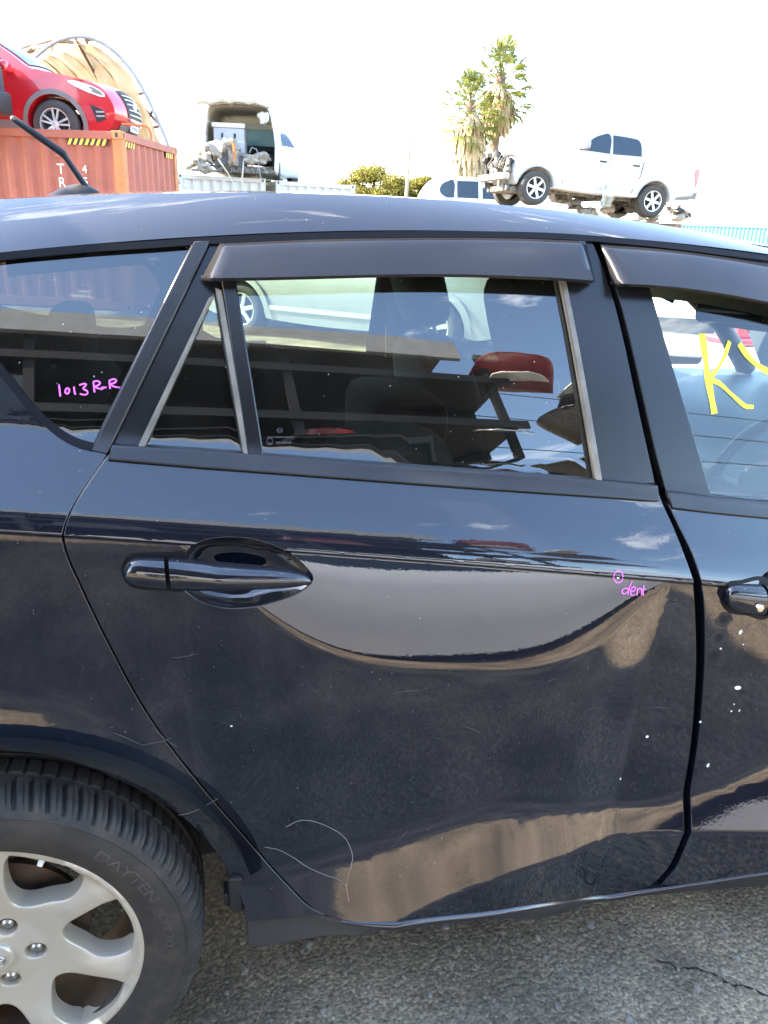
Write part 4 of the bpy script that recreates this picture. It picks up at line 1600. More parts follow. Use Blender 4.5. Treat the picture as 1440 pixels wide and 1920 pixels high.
# ------------------------------------------------------------------ ground
def ground_material():
    m, n, b = nodes_of('asphalt')
    L = n.links
    t = n.nodes.new('ShaderNodeTexCoord')
    big = n.nodes.new('ShaderNodeTexNoise')
    big.inputs['Scale'].default_value = 2.6
    big.inputs['Detail'].default_value = 6
    L.new(t.outputs['Object'], big.inputs['Vector'])
    fine = n.nodes.new('ShaderNodeTexNoise')
    fine.inputs['Scale'].default_value = 120
    fine.inputs['Detail'].default_value = 5
    fine.inputs['Roughness'].default_value = 0.65
    L.new(t.outputs['Object'], fine.inputs['Vector'])
    vo = n.nodes.new('ShaderNodeTexVoronoi')
    vo.inputs['Scale'].default_value = 130
    vo.inputs['Randomness'].default_value = 1.0
    L.new(t.outputs['Object'], vo.inputs['Vector'])
    sep = n.nodes.new('ShaderNodeSeparateColor')
    L.new(vo.outputs['Color'], sep.inputs['Color'])
    r1 = n.nodes.new('ShaderNodeValToRGB')
    e = r1.color_ramp.elements
    e[0].position, e[0].color = 0.0, (0.19, 0.165, 0.132, 1)
    e[1].position, e[1].color = 1.0, (0.40, 0.345, 0.27, 1)
    q = e.new(0.55)
    q.color = (0.26, 0.225, 0.178, 1)
    L.new(sep.outputs['Red'], r1.inputs['Fac'])
    r2 = n.nodes.new('ShaderNodeValToRGB')
    r2.color_ramp.elements[0].position, r2.color_ramp.elements[0].color = 0.36, (0.50, 0.48, 0.45, 1)
    r2.color_ramp.elements[1].position, r2.color_ramp.elements[1].color = 0.68, (1.35, 1.28, 1.16, 1)
    L.new(big.outputs['Fac'], r2.inputs['Fac'])
    mu = n.nodes.new('ShaderNodeMix')
    mu.data_type = 'RGBA'
    mu.blend_type = 'MULTIPLY'
    mu.inputs['Factor'].default_value = 1
    L.new(r1.outputs['Color'], mu.inputs['A'])
    L.new(r2.outputs['Color'], mu.inputs['B'])
    r3 = n.nodes.new('ShaderNodeValToRGB')
    r3.color_ramp.elements[0].position, r3.color_ramp.elements[0].color = 0.35, (0.55, 0.55, 0.55, 1)
    r3.color_ramp.elements[1].position, r3.color_ramp.elements[1].color = 0.7, (1.3, 1.28, 1.22, 1)
    L.new(fine.outputs['Fac'], r3.inputs['Fac'])
    mu2 = n.nodes.new('ShaderNodeMix')
    mu2.data_type = 'RGBA'
    mu2.blend_type = 'MULTIPLY'
    mu2.inputs['Factor'].default_value = 1
    L.new(mu.outputs['Result'], mu2.inputs['A'])
    L.new(r3.outputs['Color'], mu2.inputs['B'])
    L.new(mu2.outputs['Result'], b.inputs['Base Color'])
    b.inputs['Roughness'].default_value = 0.85
    b.inputs['Specular IOR Level'].default_value = 0.35
    inv = n.nodes.new('ShaderNodeMath')
    inv.operation = 'MULTIPLY_ADD'
    inv.inputs[1].default_value = -0.9
    L.new(vo.outputs['Distance'], inv.inputs[0])
    L.new(fine.outputs['Fac'], inv.inputs[2])
    bp = n.nodes.new('ShaderNodeBump')
    bp.inputs['Strength'].default_value = 0.9
    bp.inputs['Distance'].default_value = 0.006
    L.new(inv.outputs[0], bp.inputs['Height'])
    L.new(bp.outputs['Normal'], b.inputs['Normal'])


ground_material()
mat('tar', (0.012, 0.012, 0.012), rough=0.6, var=0.1)
mat('stone', (0.20, 0.19, 0.175), rough=0.8, var=0.35, scale=90)
g = obj('ground', [(-400, -400, 0), (400, -400, 0), (400, 400, 0), (-400, 400, 0)], [(0, 1, 2, 3)], 'asphalt')
tag(g, 'worn grey asphalt yard under the cars', None, None, 'structure')
# a crack in the asphalt
cp = [atz(x, y, 0.002) for x, y in ((1225, 1800), (1262, 1812), (1290, 1818), (1330, 1822), (1352, 1836), (1376, 1848), (1400, 1851), (1440, 1866), (1500, 1884))]
P = smooth_line([(p[0], p[1]) for p in cp], 0.008)
V, F = [], []
for i, p in enumerate(P):
    d = P[min(i + 1, len(P) - 1)] - P[max(i - 1, 0)]
    d = d / np.linalg.norm(d)
    o = np.array([-d[1], d[0]])
    wv = 0.0008 + 0.0032 * abs(math.sin(i * 0.9)) * random.random()
    j = np.array([random.uniform(-1, 1), random.uniform(-1, 1)]) * 0.004
    for s in (-1, 1):
        q = p + j + o * s * wv
        V.append((q[0], q[1], 0.004))
    if i:
        F.append((2 * i - 2, 2 * i, 2 * i + 1, 2 * i - 1))
cr_ = obj('tar_crack', V, F, 'tar', g)
# loose grit in the foreground: nobody could count it
b = MB()
for i in range(520):
    x, y = random.uniform(0.25, 2.4), random.uniform(-0.55, 0.3)
    s = random.choice((0.003, 0.004, 0.005, 0.006, 0.009, 0.013)) * random.uniform(0.7, 1.2)
    V, F = blob((x, y, s * 0.3), (s * random.uniform(0.8, 1.5), s, s * 0.8), 0.8, 6, Matrix.Rotation(random.uniform(0, 3), 4, 'Z'))
    b.add(V, F)
gr = b.build('grit', 'stone', None, smooth=40)
tag(gr, 'loose pale grit strewn over the asphalt by the car', None, None, 'stuff')

# ------------------------------------------------------------------ materials of the yard
mat('cont_red', (0.30, 0.075, 0.045), rough=0.55, var=0.12, scale=3, col2=(0.20, 0.075, 0.04), c2pos=(0.55, 0.75))
mat('cont_orange', (0.42, 0.15, 0.045), rough=0.6, var=0.15, scale=5, col2=(0.22, 0.09, 0.04), c2pos=(0.55, 0.7))
mat('cont_white', (0.62, 0.61, 0.57), rough=0.6, var=0.08, scale=3, col2=(0.30, 0.14, 0.06), c2pos=(0.62, 0.72))
mat('cont_blue', (0.05, 0.16, 0.30), rough=0.55, var=0.12, scale=3)
mat('hazard_yellow', (0.75, 0.48, 0.04), rough=0.5, var=0.08)
mat('matt_black', (0.015, 0.015, 0.015), rough=0.6, var=0.1)
mat('white_print', (0.78, 0.78, 0.75), rough=0.6, var=0.04)
mat('red_paint', (0.42, 0.010, 0.016), rough=0.3, coat=1.0, var=0.05, spec=0.5)
mat('white_paint', (0.60, 0.60, 0.58), rough=0.35, coat=0.8, var=0.03, scale=2)
mat('dusty_white', (0.66, 0.65, 0.61), rough=0.45, var=0.07, scale=4, col2=(0.42, 0.36, 0.28), c2pos=(0.6, 0.8))
mat('silver_paint', (0.52, 0.54, 0.56), rough=0.28, metal=0.55, coat=1.0, var=0.03)
mat('pale_blue_paint', (0.66, 0.70, 0.76), rough=0.3, coat=0.8, var=0.03)
mat('grey_cladding', (0.16, 0.155, 0.15), rough=0.7, var=0.1)
mat('dark_glass', (0.02, 0.03, 0.04), rough=0.04, spec=0.6, var=0.1)
mat('lamp_lens', (0.62, 0.64, 0.66), rough=0.12, var=0.2, scale=12, coat=1)
mat('tail_lens', (0.55, 0.02, 0.03), rough=0.15, var=0.1, coat=1)
mat('chrome', (0.75, 0.75, 0.76), rough=0.12, metal=1, var=0.03)
mat('far_alloy', (0.58, 0.58, 0.57), rough=0.35, metal=0.7, var=0.08)
mat('far_tyre', (0.045, 0.042, 0.038), rough=0.85, var=0.2, scale=8)
mat('galv_pipe', (0.30, 0.31, 0.32), rough=0.45, metal=0.4, var=0.15)
mat('steel_brown', (0.16, 0.11, 0.075), rough=0.65, var=0.2)
mat('engine_metal', (0.24, 0.23, 0.20), rough=0.55, metal=0.4, var=0.4, scale=9, col2=(0.05, 0.045, 0.04), c2pos=(0.4, 0.6))
mat('engine_pale', (0.34, 0.32, 0.27), rough=0.6, var=0.25, scale=8, col2=(0.2, 0.17, 0.12), c2pos=(0.5, 0.7))
mat('crumple_cloth', (0.30, 0.26, 0.21), rough=0.9, var=0.2, scale=10)
mat('orange_plastic', (0.75, 0.17, 0.03), rough=0.5, var=0.1)
mat('cyan_tint', (0.16, 0.45, 0.50), rough=0.2, var=0.05)
mat('grey_box', (0.40, 0.41, 0.44), rough=0.6, var=0.06)
mat('tan_lining', (0.50, 0.44, 0.34), rough=0.9, var=0.08)
mat('bark', (0.16, 0.11, 0.075), rough=0.9, var=0.3, scale=6, bump=0.5, bscale=15, bdist=0.03)
mat('dead_frond', (0.36, 0.27, 0.15), rough=0.9, var=0.35, scale=2)
mat('timber', (0.30, 0.25, 0.18), rough=0.8, var=0.2)
mat('ute_white', (0.42, 0.42, 0.405), rough=0.4, coat=0.5, var=0.06, scale=3)
mat('rack_steel', (0.006, 0.006, 0.007), rough=0.6, var=0.2)
mat('fascia_grey', (0.30, 0.31, 0.32), rough=0.6, var=0.08)
mat('tin_wall', (0.42, 0.40, 0.34), rough=0.5, var=0.1)
mat('wire', (0.02, 0.02, 0.02), rough=0.6, var=0.0)
mat('ibc_plastic', (0.70, 0.72, 0.66), rough=0.4, var=0.05)
mat('blue_plastic', (0.04, 0.16, 0.36), rough=0.4, var=0.1)
mat('grass_yellow', (0.40, 0.38, 0.16), rough=0.9, var=0.1)


def tarp_material():
    m, n, b = nodes_of('tan_tarp')
    L = n.links
    t = n.nodes.new('ShaderNodeTexCoord')
    nz = n.nodes.new('ShaderNodeTexNoise')
    nz.inputs['Scale'].default_value = 1.1
    nz.inputs['Detail'].default_value = 5
    nz.inputs['Distortion'].default_value = 0.8
    L.new(t.outputs['Object'], nz.inputs['Vector'])
    r = n.nodes.new('ShaderNodeValToRGB')
    r.color_ramp.elements[0].position, r.color_ramp.elements[0].color = 0.35, (0.42, 0.33, 0.19, 1)
    r.color_ramp.elements[1].position, r.color_ramp.elements[1].color = 0.62, (0.62, 0.53, 0.36, 1)
    L.new(nz.outputs['Fac'], r.inputs['Fac'])
    out = n.nodes['Material Output']
    tl = n.nodes.new('ShaderNodeBsdfTranslucent')
    L.new(r.outputs['Color'], tl.inputs['Color'])
    L.new(r.outputs['Color'], b.inputs['Base Color'])
    b.inputs['Roughness'].default_value = 0.8
    mx = n.nodes.new('ShaderNodeMixShader')
    mx.inputs['Fac'].default_value = 0.35
    L.new(b.outputs[0], mx.inputs[1])
    L.new(tl.outputs[0], mx.inputs[2])
    L.new(mx.outputs[0], out.inputs['Surface'])


tarp_material()


def leaf_material(name, c0, c1, scale):
    m, n, b = nodes_of(name)
    L = n.links
    t = n.nodes.new('ShaderNodeTexCoord')
    nz = n.nodes.new('ShaderNodeTexNoise')
    nz.inputs['Scale'].default_value = scale
    nz.inputs['Detail'].default_value = 3
    L.new(t.outputs['Object'], nz.inputs['Vector'])
    r = n.nodes.new('ShaderNodeValToRGB')
    r.color_ramp.elements[0].position, r.color_ramp.elements[0].color = 0.35, (*c0, 1)
    r.color_ramp.elements[1].position, r.color_ramp.elements[1].color = 0.65, (*c1, 1)
    L.new(nz.outputs['Fac'], r.inputs['Fac'])
    L.new(r.outputs['Color'], b.inputs['Base Color'])
    b.inputs['Roughness'].default_value = 0.6
    tl = n.nodes.new('ShaderNodeBsdfTranslucent')
    L.new(r.outputs['Color'], tl.inputs['Color'])
    mx = n.nodes.new('ShaderNodeMixShader')
    mx.inputs['Fac'].default_value = 0.4
    L.new(b.outputs[0], mx.inputs[1])
    L.new(tl.outputs[0], mx.inputs[2])
    L.new(mx.outputs[0], n.nodes['Material Output'].inputs['Surface'])


leaf_material('tree_leaf', (0.10, 0.095, 0.015), (0.22, 0.20, 0.03), 1.2)
leaf_material('palm_leaf', (0.10, 0.12, 0.02), (0.20, 0.21, 0.05), 1.6)


# ------------------------------------------------------------------ shipping container
def container(label, loc, rz, L=6.06, W=2.44, H=2.59, paint='cont_red', frame='cont_red', post='cont_orange', pitch=0.278, group='shipping containers in the yard', drop=0.03):
    """origin at the near right ground corner; long side runs to -x, width to +y"""
    R = empty('shipping_container', loc, rz)
    tag(R, label, 'container', group)
    def corr(p0, p1, n_out, z0, z1, name, pitch, depth, flat=0.26):
        p0, p1 = Vector(p0), Vector(p1)
        d = (p1 - p0)
        ln = d.length
        d.normalize()
        pts = []
        k = max(1, int(round(ln / pitch)))
        pt = ln / k
        for i in range(k):
            for u, o in ((0.0, 0), (flat, 0), (0.5, 1), (0.5 + flat, 1), (1.0, 0)):
                q = p0 + d * (i + u) * pt - Vector(n_out) * o * depth
                if not pts or (q - pts[-1]).length > 1e-5:
                    pts.append(q)
        V = [(q.x, q.y, z0) for q in pts] + [(q.x, q.y, z1) for q in pts]
        m = len(pts)
        obj(name, V, [(i, i + 1, m + i + 1, m + i) for i in range(m - 1)], paint, R)
    t = 0.16
    corr((-L + t, 0.03, 0), (-t, 0.03, 0), (0, -1, 0), 0.14, H - 0.11, 'side_wall', pitch, 0.036)
    corr((-0.03, t, 0), (-0.03, W - t, 0), (1, 0, 0), 0.14, H - 0.11, 'end_wall', 0.25, 0.045)
    corr((-t, W - 0.03, 0), (-L + t, W - 0.03, 0), (0, 1, 0), 0.14, H - 0.11, 'side_wall', pitch, 0.036)
    corr((-L + 0.03, W - t, 0), (-L + 0.03, t, 0), (-1, 0, 0), 0.14, H - 0.11, 'end_wall', 0.25, 0.045)
    b = MB()
    b.box((-L + 0.07, 0.07, H - drop), (-0.07, W - 0.07, H - drop + 0.02))
    b.box((-L + 0.05, 0.05, 0.05), (-0.05, W - 0.05, 0.14))
    b.build('roof_and_floor', paint, R)
    for z0, z1 in ((0.02, 0.16), (H - 0.12, H - 0.012)):
        for lo, hi in (((-L + t, 0, z0), (-t, 0.06, z1)), ((-L + t, W - 0.06, z0), (-t, W, z1)), ((-0.06, t, z0), (0, W - t, z1)), ((-L, t, z0), (-L + 0.06, W - t, z1))):
            b = MB()
            b.box(lo, hi, 0.006)
            b.build('rail', frame, R)
    for cx in (0, 1):
        for cy in (0, 1):
            x0, x1 = (-t, 0) if cx == 0 else (-L, -L + t)
            y0, y1 = (0, t) if cy == 0 else (W - t, W)
            b = MB()
            b.box((x0 + 0.006, y0 + 0.006, 0.118), (x1 - 0.006, y1 - 0.006, H - 0.118), 0.006)
            po = b.build('corner_post', post, R)
            for z0, z1 in ((0, 0.118), (H - 0.118, H)):
                b = MB()
                b.box((x0, y0, z0), (x1, y1, z1), 0.008)
                cs = b.build('corner_casting', post, R)
                zc = (z0 + z1) / 2
                for f in range(2):
                    b = MB()
                    if f == 0:
                        yy = y0 - 0.003 if cy == 0 else y1 + 0.003
                        pts = [((x0 + x1) / 2 + 0.024 * math.cos(q), yy, zc + 0.038 * math.sin(q)) for q in np.linspace(0, 2 * math.pi, 16, endpoint=False)]
                    else:
                        xx = x1 + 0.003 if cx == 0 else x0 - 0.003
                        pts = [(xx, (y0 + y1) / 2 + 0.024 * math.cos(q), zc + 0.038 * math.sin(q)) for q in np.linspace(0, 2 * math.pi, 16, endpoint=False)]
                    b.add(pts, [tuple(range(16))])
                    b.build('casting_hole', 'matt_black', cs)
    return R


def flat_text(s, size, parent, M, material, name='lettering'):
    V, F = text_mesh(s, size, name)
    return obj(name, [tuple(M @ Vector(v)) for v in V], F, material, parent)


def hazard(parent, x0, x1, z, y=-0.0025, h=0.085, axis='x'):
    """black and yellow warning tape on a top rail"""
    w_ = x1 - x0
    k = max(3, int(round(w_ / 0.085)))
    st = w_ / k
    b = MB()
    pts = [(x0, z), (x1, z), (x1, z + h), (x0, z + h)]
    b.add([(px, y, pz) if axis == 'x' else (-y, px, pz) for px, pz in pts], [(0, 1, 2, 3)])
    base = b.build('warning_tape', 'matt_black', parent)
    for i in range(k):
        a = x0 + i * st
        q = [(a, z), (a + st * 0.5, z), (min(a + st, x1), z + h), (min(a + st * 0.5, x1), z + h)]
        yy = y - 0.002
        b = MB()
        b.add([(px, yy, pz) if axis == 'x' else (-yy, px, pz) for px, pz in q], [(0, 1, 2, 3)])
        b.build('stripe', 'hazard_yellow', base)


# ------------------------------------------------------------------ generic vehicle shell
class Vehicle:
    def __init__(s, name, label, loc, rz, outline, hw, L, belt, tumble=0.42, nose=0.22, tail=0.12, paint='white_paint', group=None, cat='car', pitch=0.0, flat=4.0, sharp_pts=(), step=0.06):
        s.root = empty(name, loc, 0)
        s.root.rotation_euler = (0, pitch, rz)
        tag(s.root, label, cat, group)
        s.hw, s.L, s.belt, s.tumble, s.nose, s.tail, s.flat = hw, L, belt, tumble, nose, tail, flat
        s.out = smooth_line(outline, step, True, sharp=sharp_pts)
        v, t = fill(s.out, (), 0.16)
        V, F = [], []
        n = len(v)
        for sgn in (-1, 1):
            V += [(x, sgn * s.y(x, z), z) for x, z in v]
        F += [q for q in t] + [(q[0] + n, q[2] + n, q[1] + n) for q in t]
        for l in boundary_loops(t):
            k = len(l)
            prev = l
            for j in range(1, 9):
                u = -1 + 2 * j / 8
                if j < 8:
                    ring = []
                    for i in range(k):
                        a, bb, c = v[l[i - 1]], v[l[i]], v[l[(i + 1) % k]]
                        ring.append(len(V))
                        V.append(s.across(a, bb, c, u))
                else:
                    ring = [i + n for i in l]
                for i in range(k):
                    q = (i + 1) % k
                    F.append((prev[i], ring[i], ring[q], prev[q]))
                prev = ring
        s.body = obj('body', V, F, paint, s.root, smooth=42)
        bm = bmesh.new()
        bm.from_mesh(s.body.data)
        bmesh.ops.recalc_face_normals(bm, faces=bm.faces[:])
        bm.to_mesh(s.body.data)
        bm.free()

    def y(s, x, z):
        u = x / s.L * 2 - 1
        k = s.nose * max(0, u) ** s.flat + s.tail * max(0, -u) ** s.flat
        y = s.hw * (1 - k)
        if z > s.belt:
            y -= (z - s.belt) * s.tumble
        else:
            y -= 0.10 * ((s.belt - z) / s.belt) ** 2 + 0.0
            y += 0.02 * math.sin(math.pi * max(0, min(1, (z - 0.3) / (s.belt - 0.3)))) - 0.02
        return max(0.05, y)

    def across(s, a, bb, c, u, lift=0.0):
        tx, tz = c[0] - a[0], c[1] - a[1]
        q = math.hypot(tx, tz) or 1
        ox, oz = tz / q, -tx / q
        up = 0.035 if bb[1] > 0.45 else 0.0
        if oz < -0.3:
            up = 0
        # nose and tail bow outwards in plan
        bow = (0.10 if bb[0] > s.L / 2 else 0.06) * abs(ox) * (1 if bb[1] > 0.25 else 0)
        k = (up + bow) * (1 - u * u) + lift
        return (bb[0] + ox * k, u * s.y(*bb), bb[1] + oz * k)

    def side(s, name, poly, material, off=0.006, sides=(-1, 1), parent=None, closed_smooth=True, sharp=()):
        lp = smooth_line(poly, 0.05, True, sharp=sharp) if closed_smooth else poly
        v, t = fill(lp, (), 0.2)
        for sg in sides:
            o = obj(name, [(x, sg * (s.y(x, z) + off), z) for x, z in v], t, material, parent or s.root, smooth=60)
        return o

    def patch(s, name, p0, p1, u0, u1, material, lift=0.008, parent=None, taper=0.0):
        """patch on the across-strip between outline points nearest p0 and p1"""
        O = s.out
        def near(p):
            return min(range(len(O)), key=lambda i: (O[i][0] - p[0]) ** 2 + (O[i][1] - p[1]) ** 2)
        i0, i1 = near(p0), near(p1)
        n = len(O)
        fw = (i1 - i0) % n
        idx = [(i0 + k) % n for k in range(fw + 1)] if fw <= n - fw else [(i0 - k) % n for k in range(n - fw + 1)]
        orient = 1 if fw <= n - fw else -1
        V, F = [], []
        m = 10
        for r_, i in enumerate(idx):
            a, bb, c = O[(i - 1) % n], O[i], O[(i + 1) % n]
            tt = r_ / max(1, len(idx) - 1)
            for k in range(m + 1):
                uu = u0 + (u1 - u0) * k / m
                uu *= 1 - taper * tt
                V.append(s.across(a, bb, c, uu, lift * s.orient()))
        for r_ in range(len(idx) - 1):
            for k in range(m):
                q = r_ * (m + 1) + k
                F.append((q, q + 1, q + m + 2, q + m + 1))
        return obj(name, V, F, material, parent or s.root, smooth=60)

    def nose_bar(s, name, z, u1, r, material, parent=None, lift=0.02):
        """thin rod across the nose at height z"""
        O = s.out
        n = len(O)
        best = max((i for i in range(n) if (O[i][1] - z) * (O[(i + 1) % n][1] - z) <= 0), key=lambda i: O[i][0])
        a, c = O[best], O[(best + 1) % n]
        t = (z - a[1]) / ((c[1] - a[1]) or 1)
        p = (a[0] + (c[0] - a[0]) * t, z)
        b = MB()
        b.tube([s.across(a, p, c, u, lift * s.orient()) for u in np.linspace(-u1, u1, 13)], r, 6)
        return b.build(name, material, parent or s.root, smooth=60)

    def orient(s):
        A = sum(s.out[i - 1][0] * s.out[i][1] - s.out[i][0] * s.out[i - 1][1] for i in range(len(s.out)))
        return 1 if A > 0 else -1

    def wheel(s, x, z, R, rim=None, sides=(-1, 1), spokes=6, w_=0.21, dy=0.0, double=False):
        for sg in sides:
            yy = sg * (s.hw - 0.035 + dy)
            W = empty('wheel', (x, yy, z), 0, s.root)
            rr = R * 0.63 if rim is None else rim
            b = MB()
            e = -1 if sg < 0 else 1
            b.lathe([(rr, e * -0.01), (rr + 0.02, e * 0.004), (R - 0.05, e * 0.004), (R - 0.012, e * -0.02), (R, e * -0.05), (R, e * -w_), (rr, e * -w_ + 0)], 40, 'y')
            b.build('tyre', 'far_tyre', W, smooth=40)
            b = MB()
            b.lathe([(rr + 0.003, e * 0.0), (rr - 0.012, e * -0.002), (rr - 0.02, e * -0.03), (rr - 0.022, e * -0.10), (0.0, e * -0.11)], 40, 'y')
            for k in range(spokes):
                a = 2 * math.pi * k / spokes + 0.2
                d = Vector((math.cos(a), 0, math.sin(a)))
                if double:
                    pp = Vector((-d.z, 0, d.x))
                    for q in (-1, 1):
                        b.bar(d * 0.05 + pp * q * 0.012 + Vector((0, e * -0.025, 0)), d * (rr - 0.005) + pp * q * 0.05 + Vector((0, e * -0.012, 0)), 0.03, 0.028, up=(0, 1, 0))
                else:
                    b.bar(d * 0.04 + Vector((0, e * -0.025, 0)), d * (rr - 0.005) + Vector((0, e * -0.012, 0)), 0.055, 0.03, up=(0, 1, 0))
            b.lathe([(0, e * -0.006), (0.045, e * -0.008), (0.06, e * -0.02), (0.06, e * -0.05)], 24, 'y')
            b.build('rim', 'far_alloy', W, smooth=30)
            b = MB()
            b.lathe([(rr - 0.022, e * -0.09), (0.0, e * -0.09)], 24, 'y')
            b.build('brake', 'matt_black', W)


def arch_pts(cx, cz, r, zlow, n=11, rev=False):
    """arch from the rear foot to the front foot (or reversed)"""
    a0 = math.asin(max(-1, min(1, (zlow - cz) / r)))
    A = np.linspace(math.pi - a0, a0, n)
    pts = [(cx + r * math.cos(a), cz + r * math.sin(a)) for a in A]
    return pts[::-1] if rev else pts


def car_outline(L, fx, rx, R, sill, top, ar=None, front=None, rear=None):
    """counter-clockwise from rear foot along the bottom to the front, then over the top back to the rear"""
    ar = ar or R + 0.06
    pts = list(rear) + arch_pts(rx, R, ar, sill) + arch_pts(fx, R, ar, sill) + list(front) + list(top)
    return pts

# ------------------------------------------------------------------ left: red container, hoop shelter, red car, dark truck
RC_RZ = rad(-18)
RC = container('rust red shipping container with an orange corner post, under the red car', (-0.62, 12.16, 0), RC_RZ, drop=0.22)
for ch, z in (('T', 1.98), ('R', 1.79), ('H', 1.60), ('U', 1.41)):
    flat_text(ch, 0.20, RC, Matrix.Translation((-1.05, 0.022, z)) @ Matrix.Rotation(rad(90), 4, 'X'), 'white_print')
for ch, z in (('4', 2.0), ('5', 1.83)):
    flat_text(ch, 0.16, RC, Matrix.Translation((-0.66, 0.022, z)) @ Matrix.Rotation(rad(90), 4, 'X'), 'white_print')
hazard(RC, -0.85, -0.24, 2.59 - 0.205, y=0.024, h=0.085)
hazard(RC, 0.17, 0.55, 2.59 - 0.205, y=0.024, h=0.085, axis='y')
hazard(RC, 1.9, 2.25, 2.59 - 0.205, y=0.024, h=0.085, axis='y')
b = MB()
b.box((-1.06, 0.012, 2.20), (-0.97, 0.028, 2.37), 0.004)
b.build('vent_cover', 'cont_red', RC)


def place(P, rz, local):
    c, s_ = math.cos(rz), math.sin(rz)
    x, y, z = local
    return (P[0] - (c * x - s_ * y), P[1] - (s_ * x + c * y), P[2] - z)


# red car: front corner turned towards the camera
suv_rz = rad(-13)
fx, rx, R_ = 3.62, 0.92, 0.36
out = car_outline(4.54, fx, rx, R_, 0.27,
                  [(4.47, 0.80), (4.36, 0.93), (4.22, 0.99), (3.9, 1.055), (3.5, 1.115), (3.30, 1.15), (2.95, 1.37), (2.60, 1.56), (2.40, 1.635), (2.0, 1.68), (1.4, 1.69), (0.8, 1.65), (0.40, 1.58), (0.16, 1.25), (0.05, 1.05), (0.0, 0.75)],
                  ar=0.435, front=[(4.28, 0.27), (4.45, 0.36), (4.53, 0.52), (4.53, 0.66)], rear=[(0.05, 0.45), (0.25, 0.30)])
Pw = atz(103, 233, 2.59 + 0.16)
SUV = Vehicle('parked_car', 'bright red five-door car with silver wheels, parked on top of the red container', place(Pw, suv_rz, (fx, -0.88, R_)), suv_rz, out, 0.92, 4.54, 1.02, paint='red_paint', nose=0.20, tumble=0.40)
SUV.wheel(fx, R_, R_, rim=0.235, spokes=5, double=True)
SUV.wheel(rx, R_, R_, rim=0.235, spokes=5, double=True)
for cx in (fx, rx):
    ring = [(cx + 0.50 * math.cos(a), R_ + 0.50 * math.sin(a)) for a in np.linspace(rad(-8), rad(188), 26)] + [(cx + 0.43 * math.cos(a), R_ + 0.43 * math.sin(a)) for a in np.linspace(rad(190), rad(-10), 26)]
    SUV.side('arch_cladding', ring, 'grey_cladding', 0.012, closed_smooth=False)
SUV.side('sill_cladding', [(1.40, 0.27), (3.15, 0.27), (3.15, 0.40), (1.40, 0.40)], 'grey_cladding', 0.012, closed_smooth=False)
SUV.side('side_window', [(3.02, 1.08), (2.92, 1.22), (2.55, 1.47), (2.30, 1.55), (2.10, 1.57), (2.10, 1.08)], 'dark_glass', sharp=(0, 5))
SUV.side('side_window', [(2.02, 1.08), (2.02, 1.575), (1.2, 1.56), (1.05, 1.12)], 'dark_glass', sharp=(0, 1, 3))
SUV.patch('windscreen', (3.27, 1.17), (2.45, 1.62), -0.88, 0.88, 'dark_glass', 0.012)
SUV.side('headlamp', [(4.42, 0.80), (4.36, 0.88), (4.15, 0.96), (3.88, 0.99), (3.98, 0.92), (4.22, 0.83)], 'lamp_lens', 0.016)
SUV.side('headlamp_inner', [(4.40, 0.805), (4.355, 0.87), (4.22, 0.925), (4.16, 0.91), (4.24, 0.85)], 'grey_cladding', 0.020, sharp=(0, 2, 3))
SUV.side('headlamp_bulb', [(4.24, 0.865), (4.20, 0.90), (4.15, 0.91), (4.17, 0.875)], 'chrome', 0.024)
SUV.side('fog_lamp_recess', [(4.26, 0.42), (4.40, 0.47), (4.38, 0.60), (4.18, 0.68), (4.24, 0.52)], 'matt_black', 0.012, sharp=(0, 1, 2, 3, 4))
for zz_ in (0.50, 0.56):
    SUV.side('fog_lamp_bar', [(4.27, zz_), (4.39, zz_ + 0.01), (4.39, zz_ + 0.03), (4.26, zz_ + 0.025)], 'fascia_grey', 0.02, closed_smooth=False)
gr_ = SUV.patch('grille', (4.53, 0.56), (4.40, 0.90), -0.50, 0.50, 'matt_black', 0.010)
for zz_ in (0.60, 0.655, 0.71, 0.765, 0.82):
    SUV.nose_bar('grille_bar', zz_, 0.44, 0.010, 'far_alloy', gr_)
SUV.nose_bar('grille_trim', 0.54, 0.46, 0.018, 'chrome')
SUV.patch('lower_bumper', (4.35, 0.28), (4.53, 0.48), -0.72, 0.72, 'grey_cladding', 0.010)
b = MB()
b.lathe([(0, -0.012), (0.06, -0.01), (0.075, 0), (0.078, 0.015)], 24, 'y')
em = b.build('badge', 'chrome', SUV.root, smooth=40)
em.location = (4.66, 0, 0.74)
em.rotation_euler = (0, 0, rad(90))
b = MB()
b.box((4.60, -0.18, 0.36), (4.635, 0.18, 0.48), 0.004)
pl = b.build('number_plate', 'white_print', SUV.root)
flat_text('MWS801', 0.085, pl, Matrix.Translation((4.638, -0.165, 0.39)) @ Matrix.Rotation(rad(90), 4, 'Z') @ Matrix.Rotation(rad(90), 4, 'X'), 'matt_black')
for sg in (-1, 1):
    V, F = blob((2.98, sg * 1.03, 1.12), (0.17, 0.24, 0.17), 0.55, 20)
    obj('door_mirror', V, F, 'red_paint', SUV.root, smooth=60)

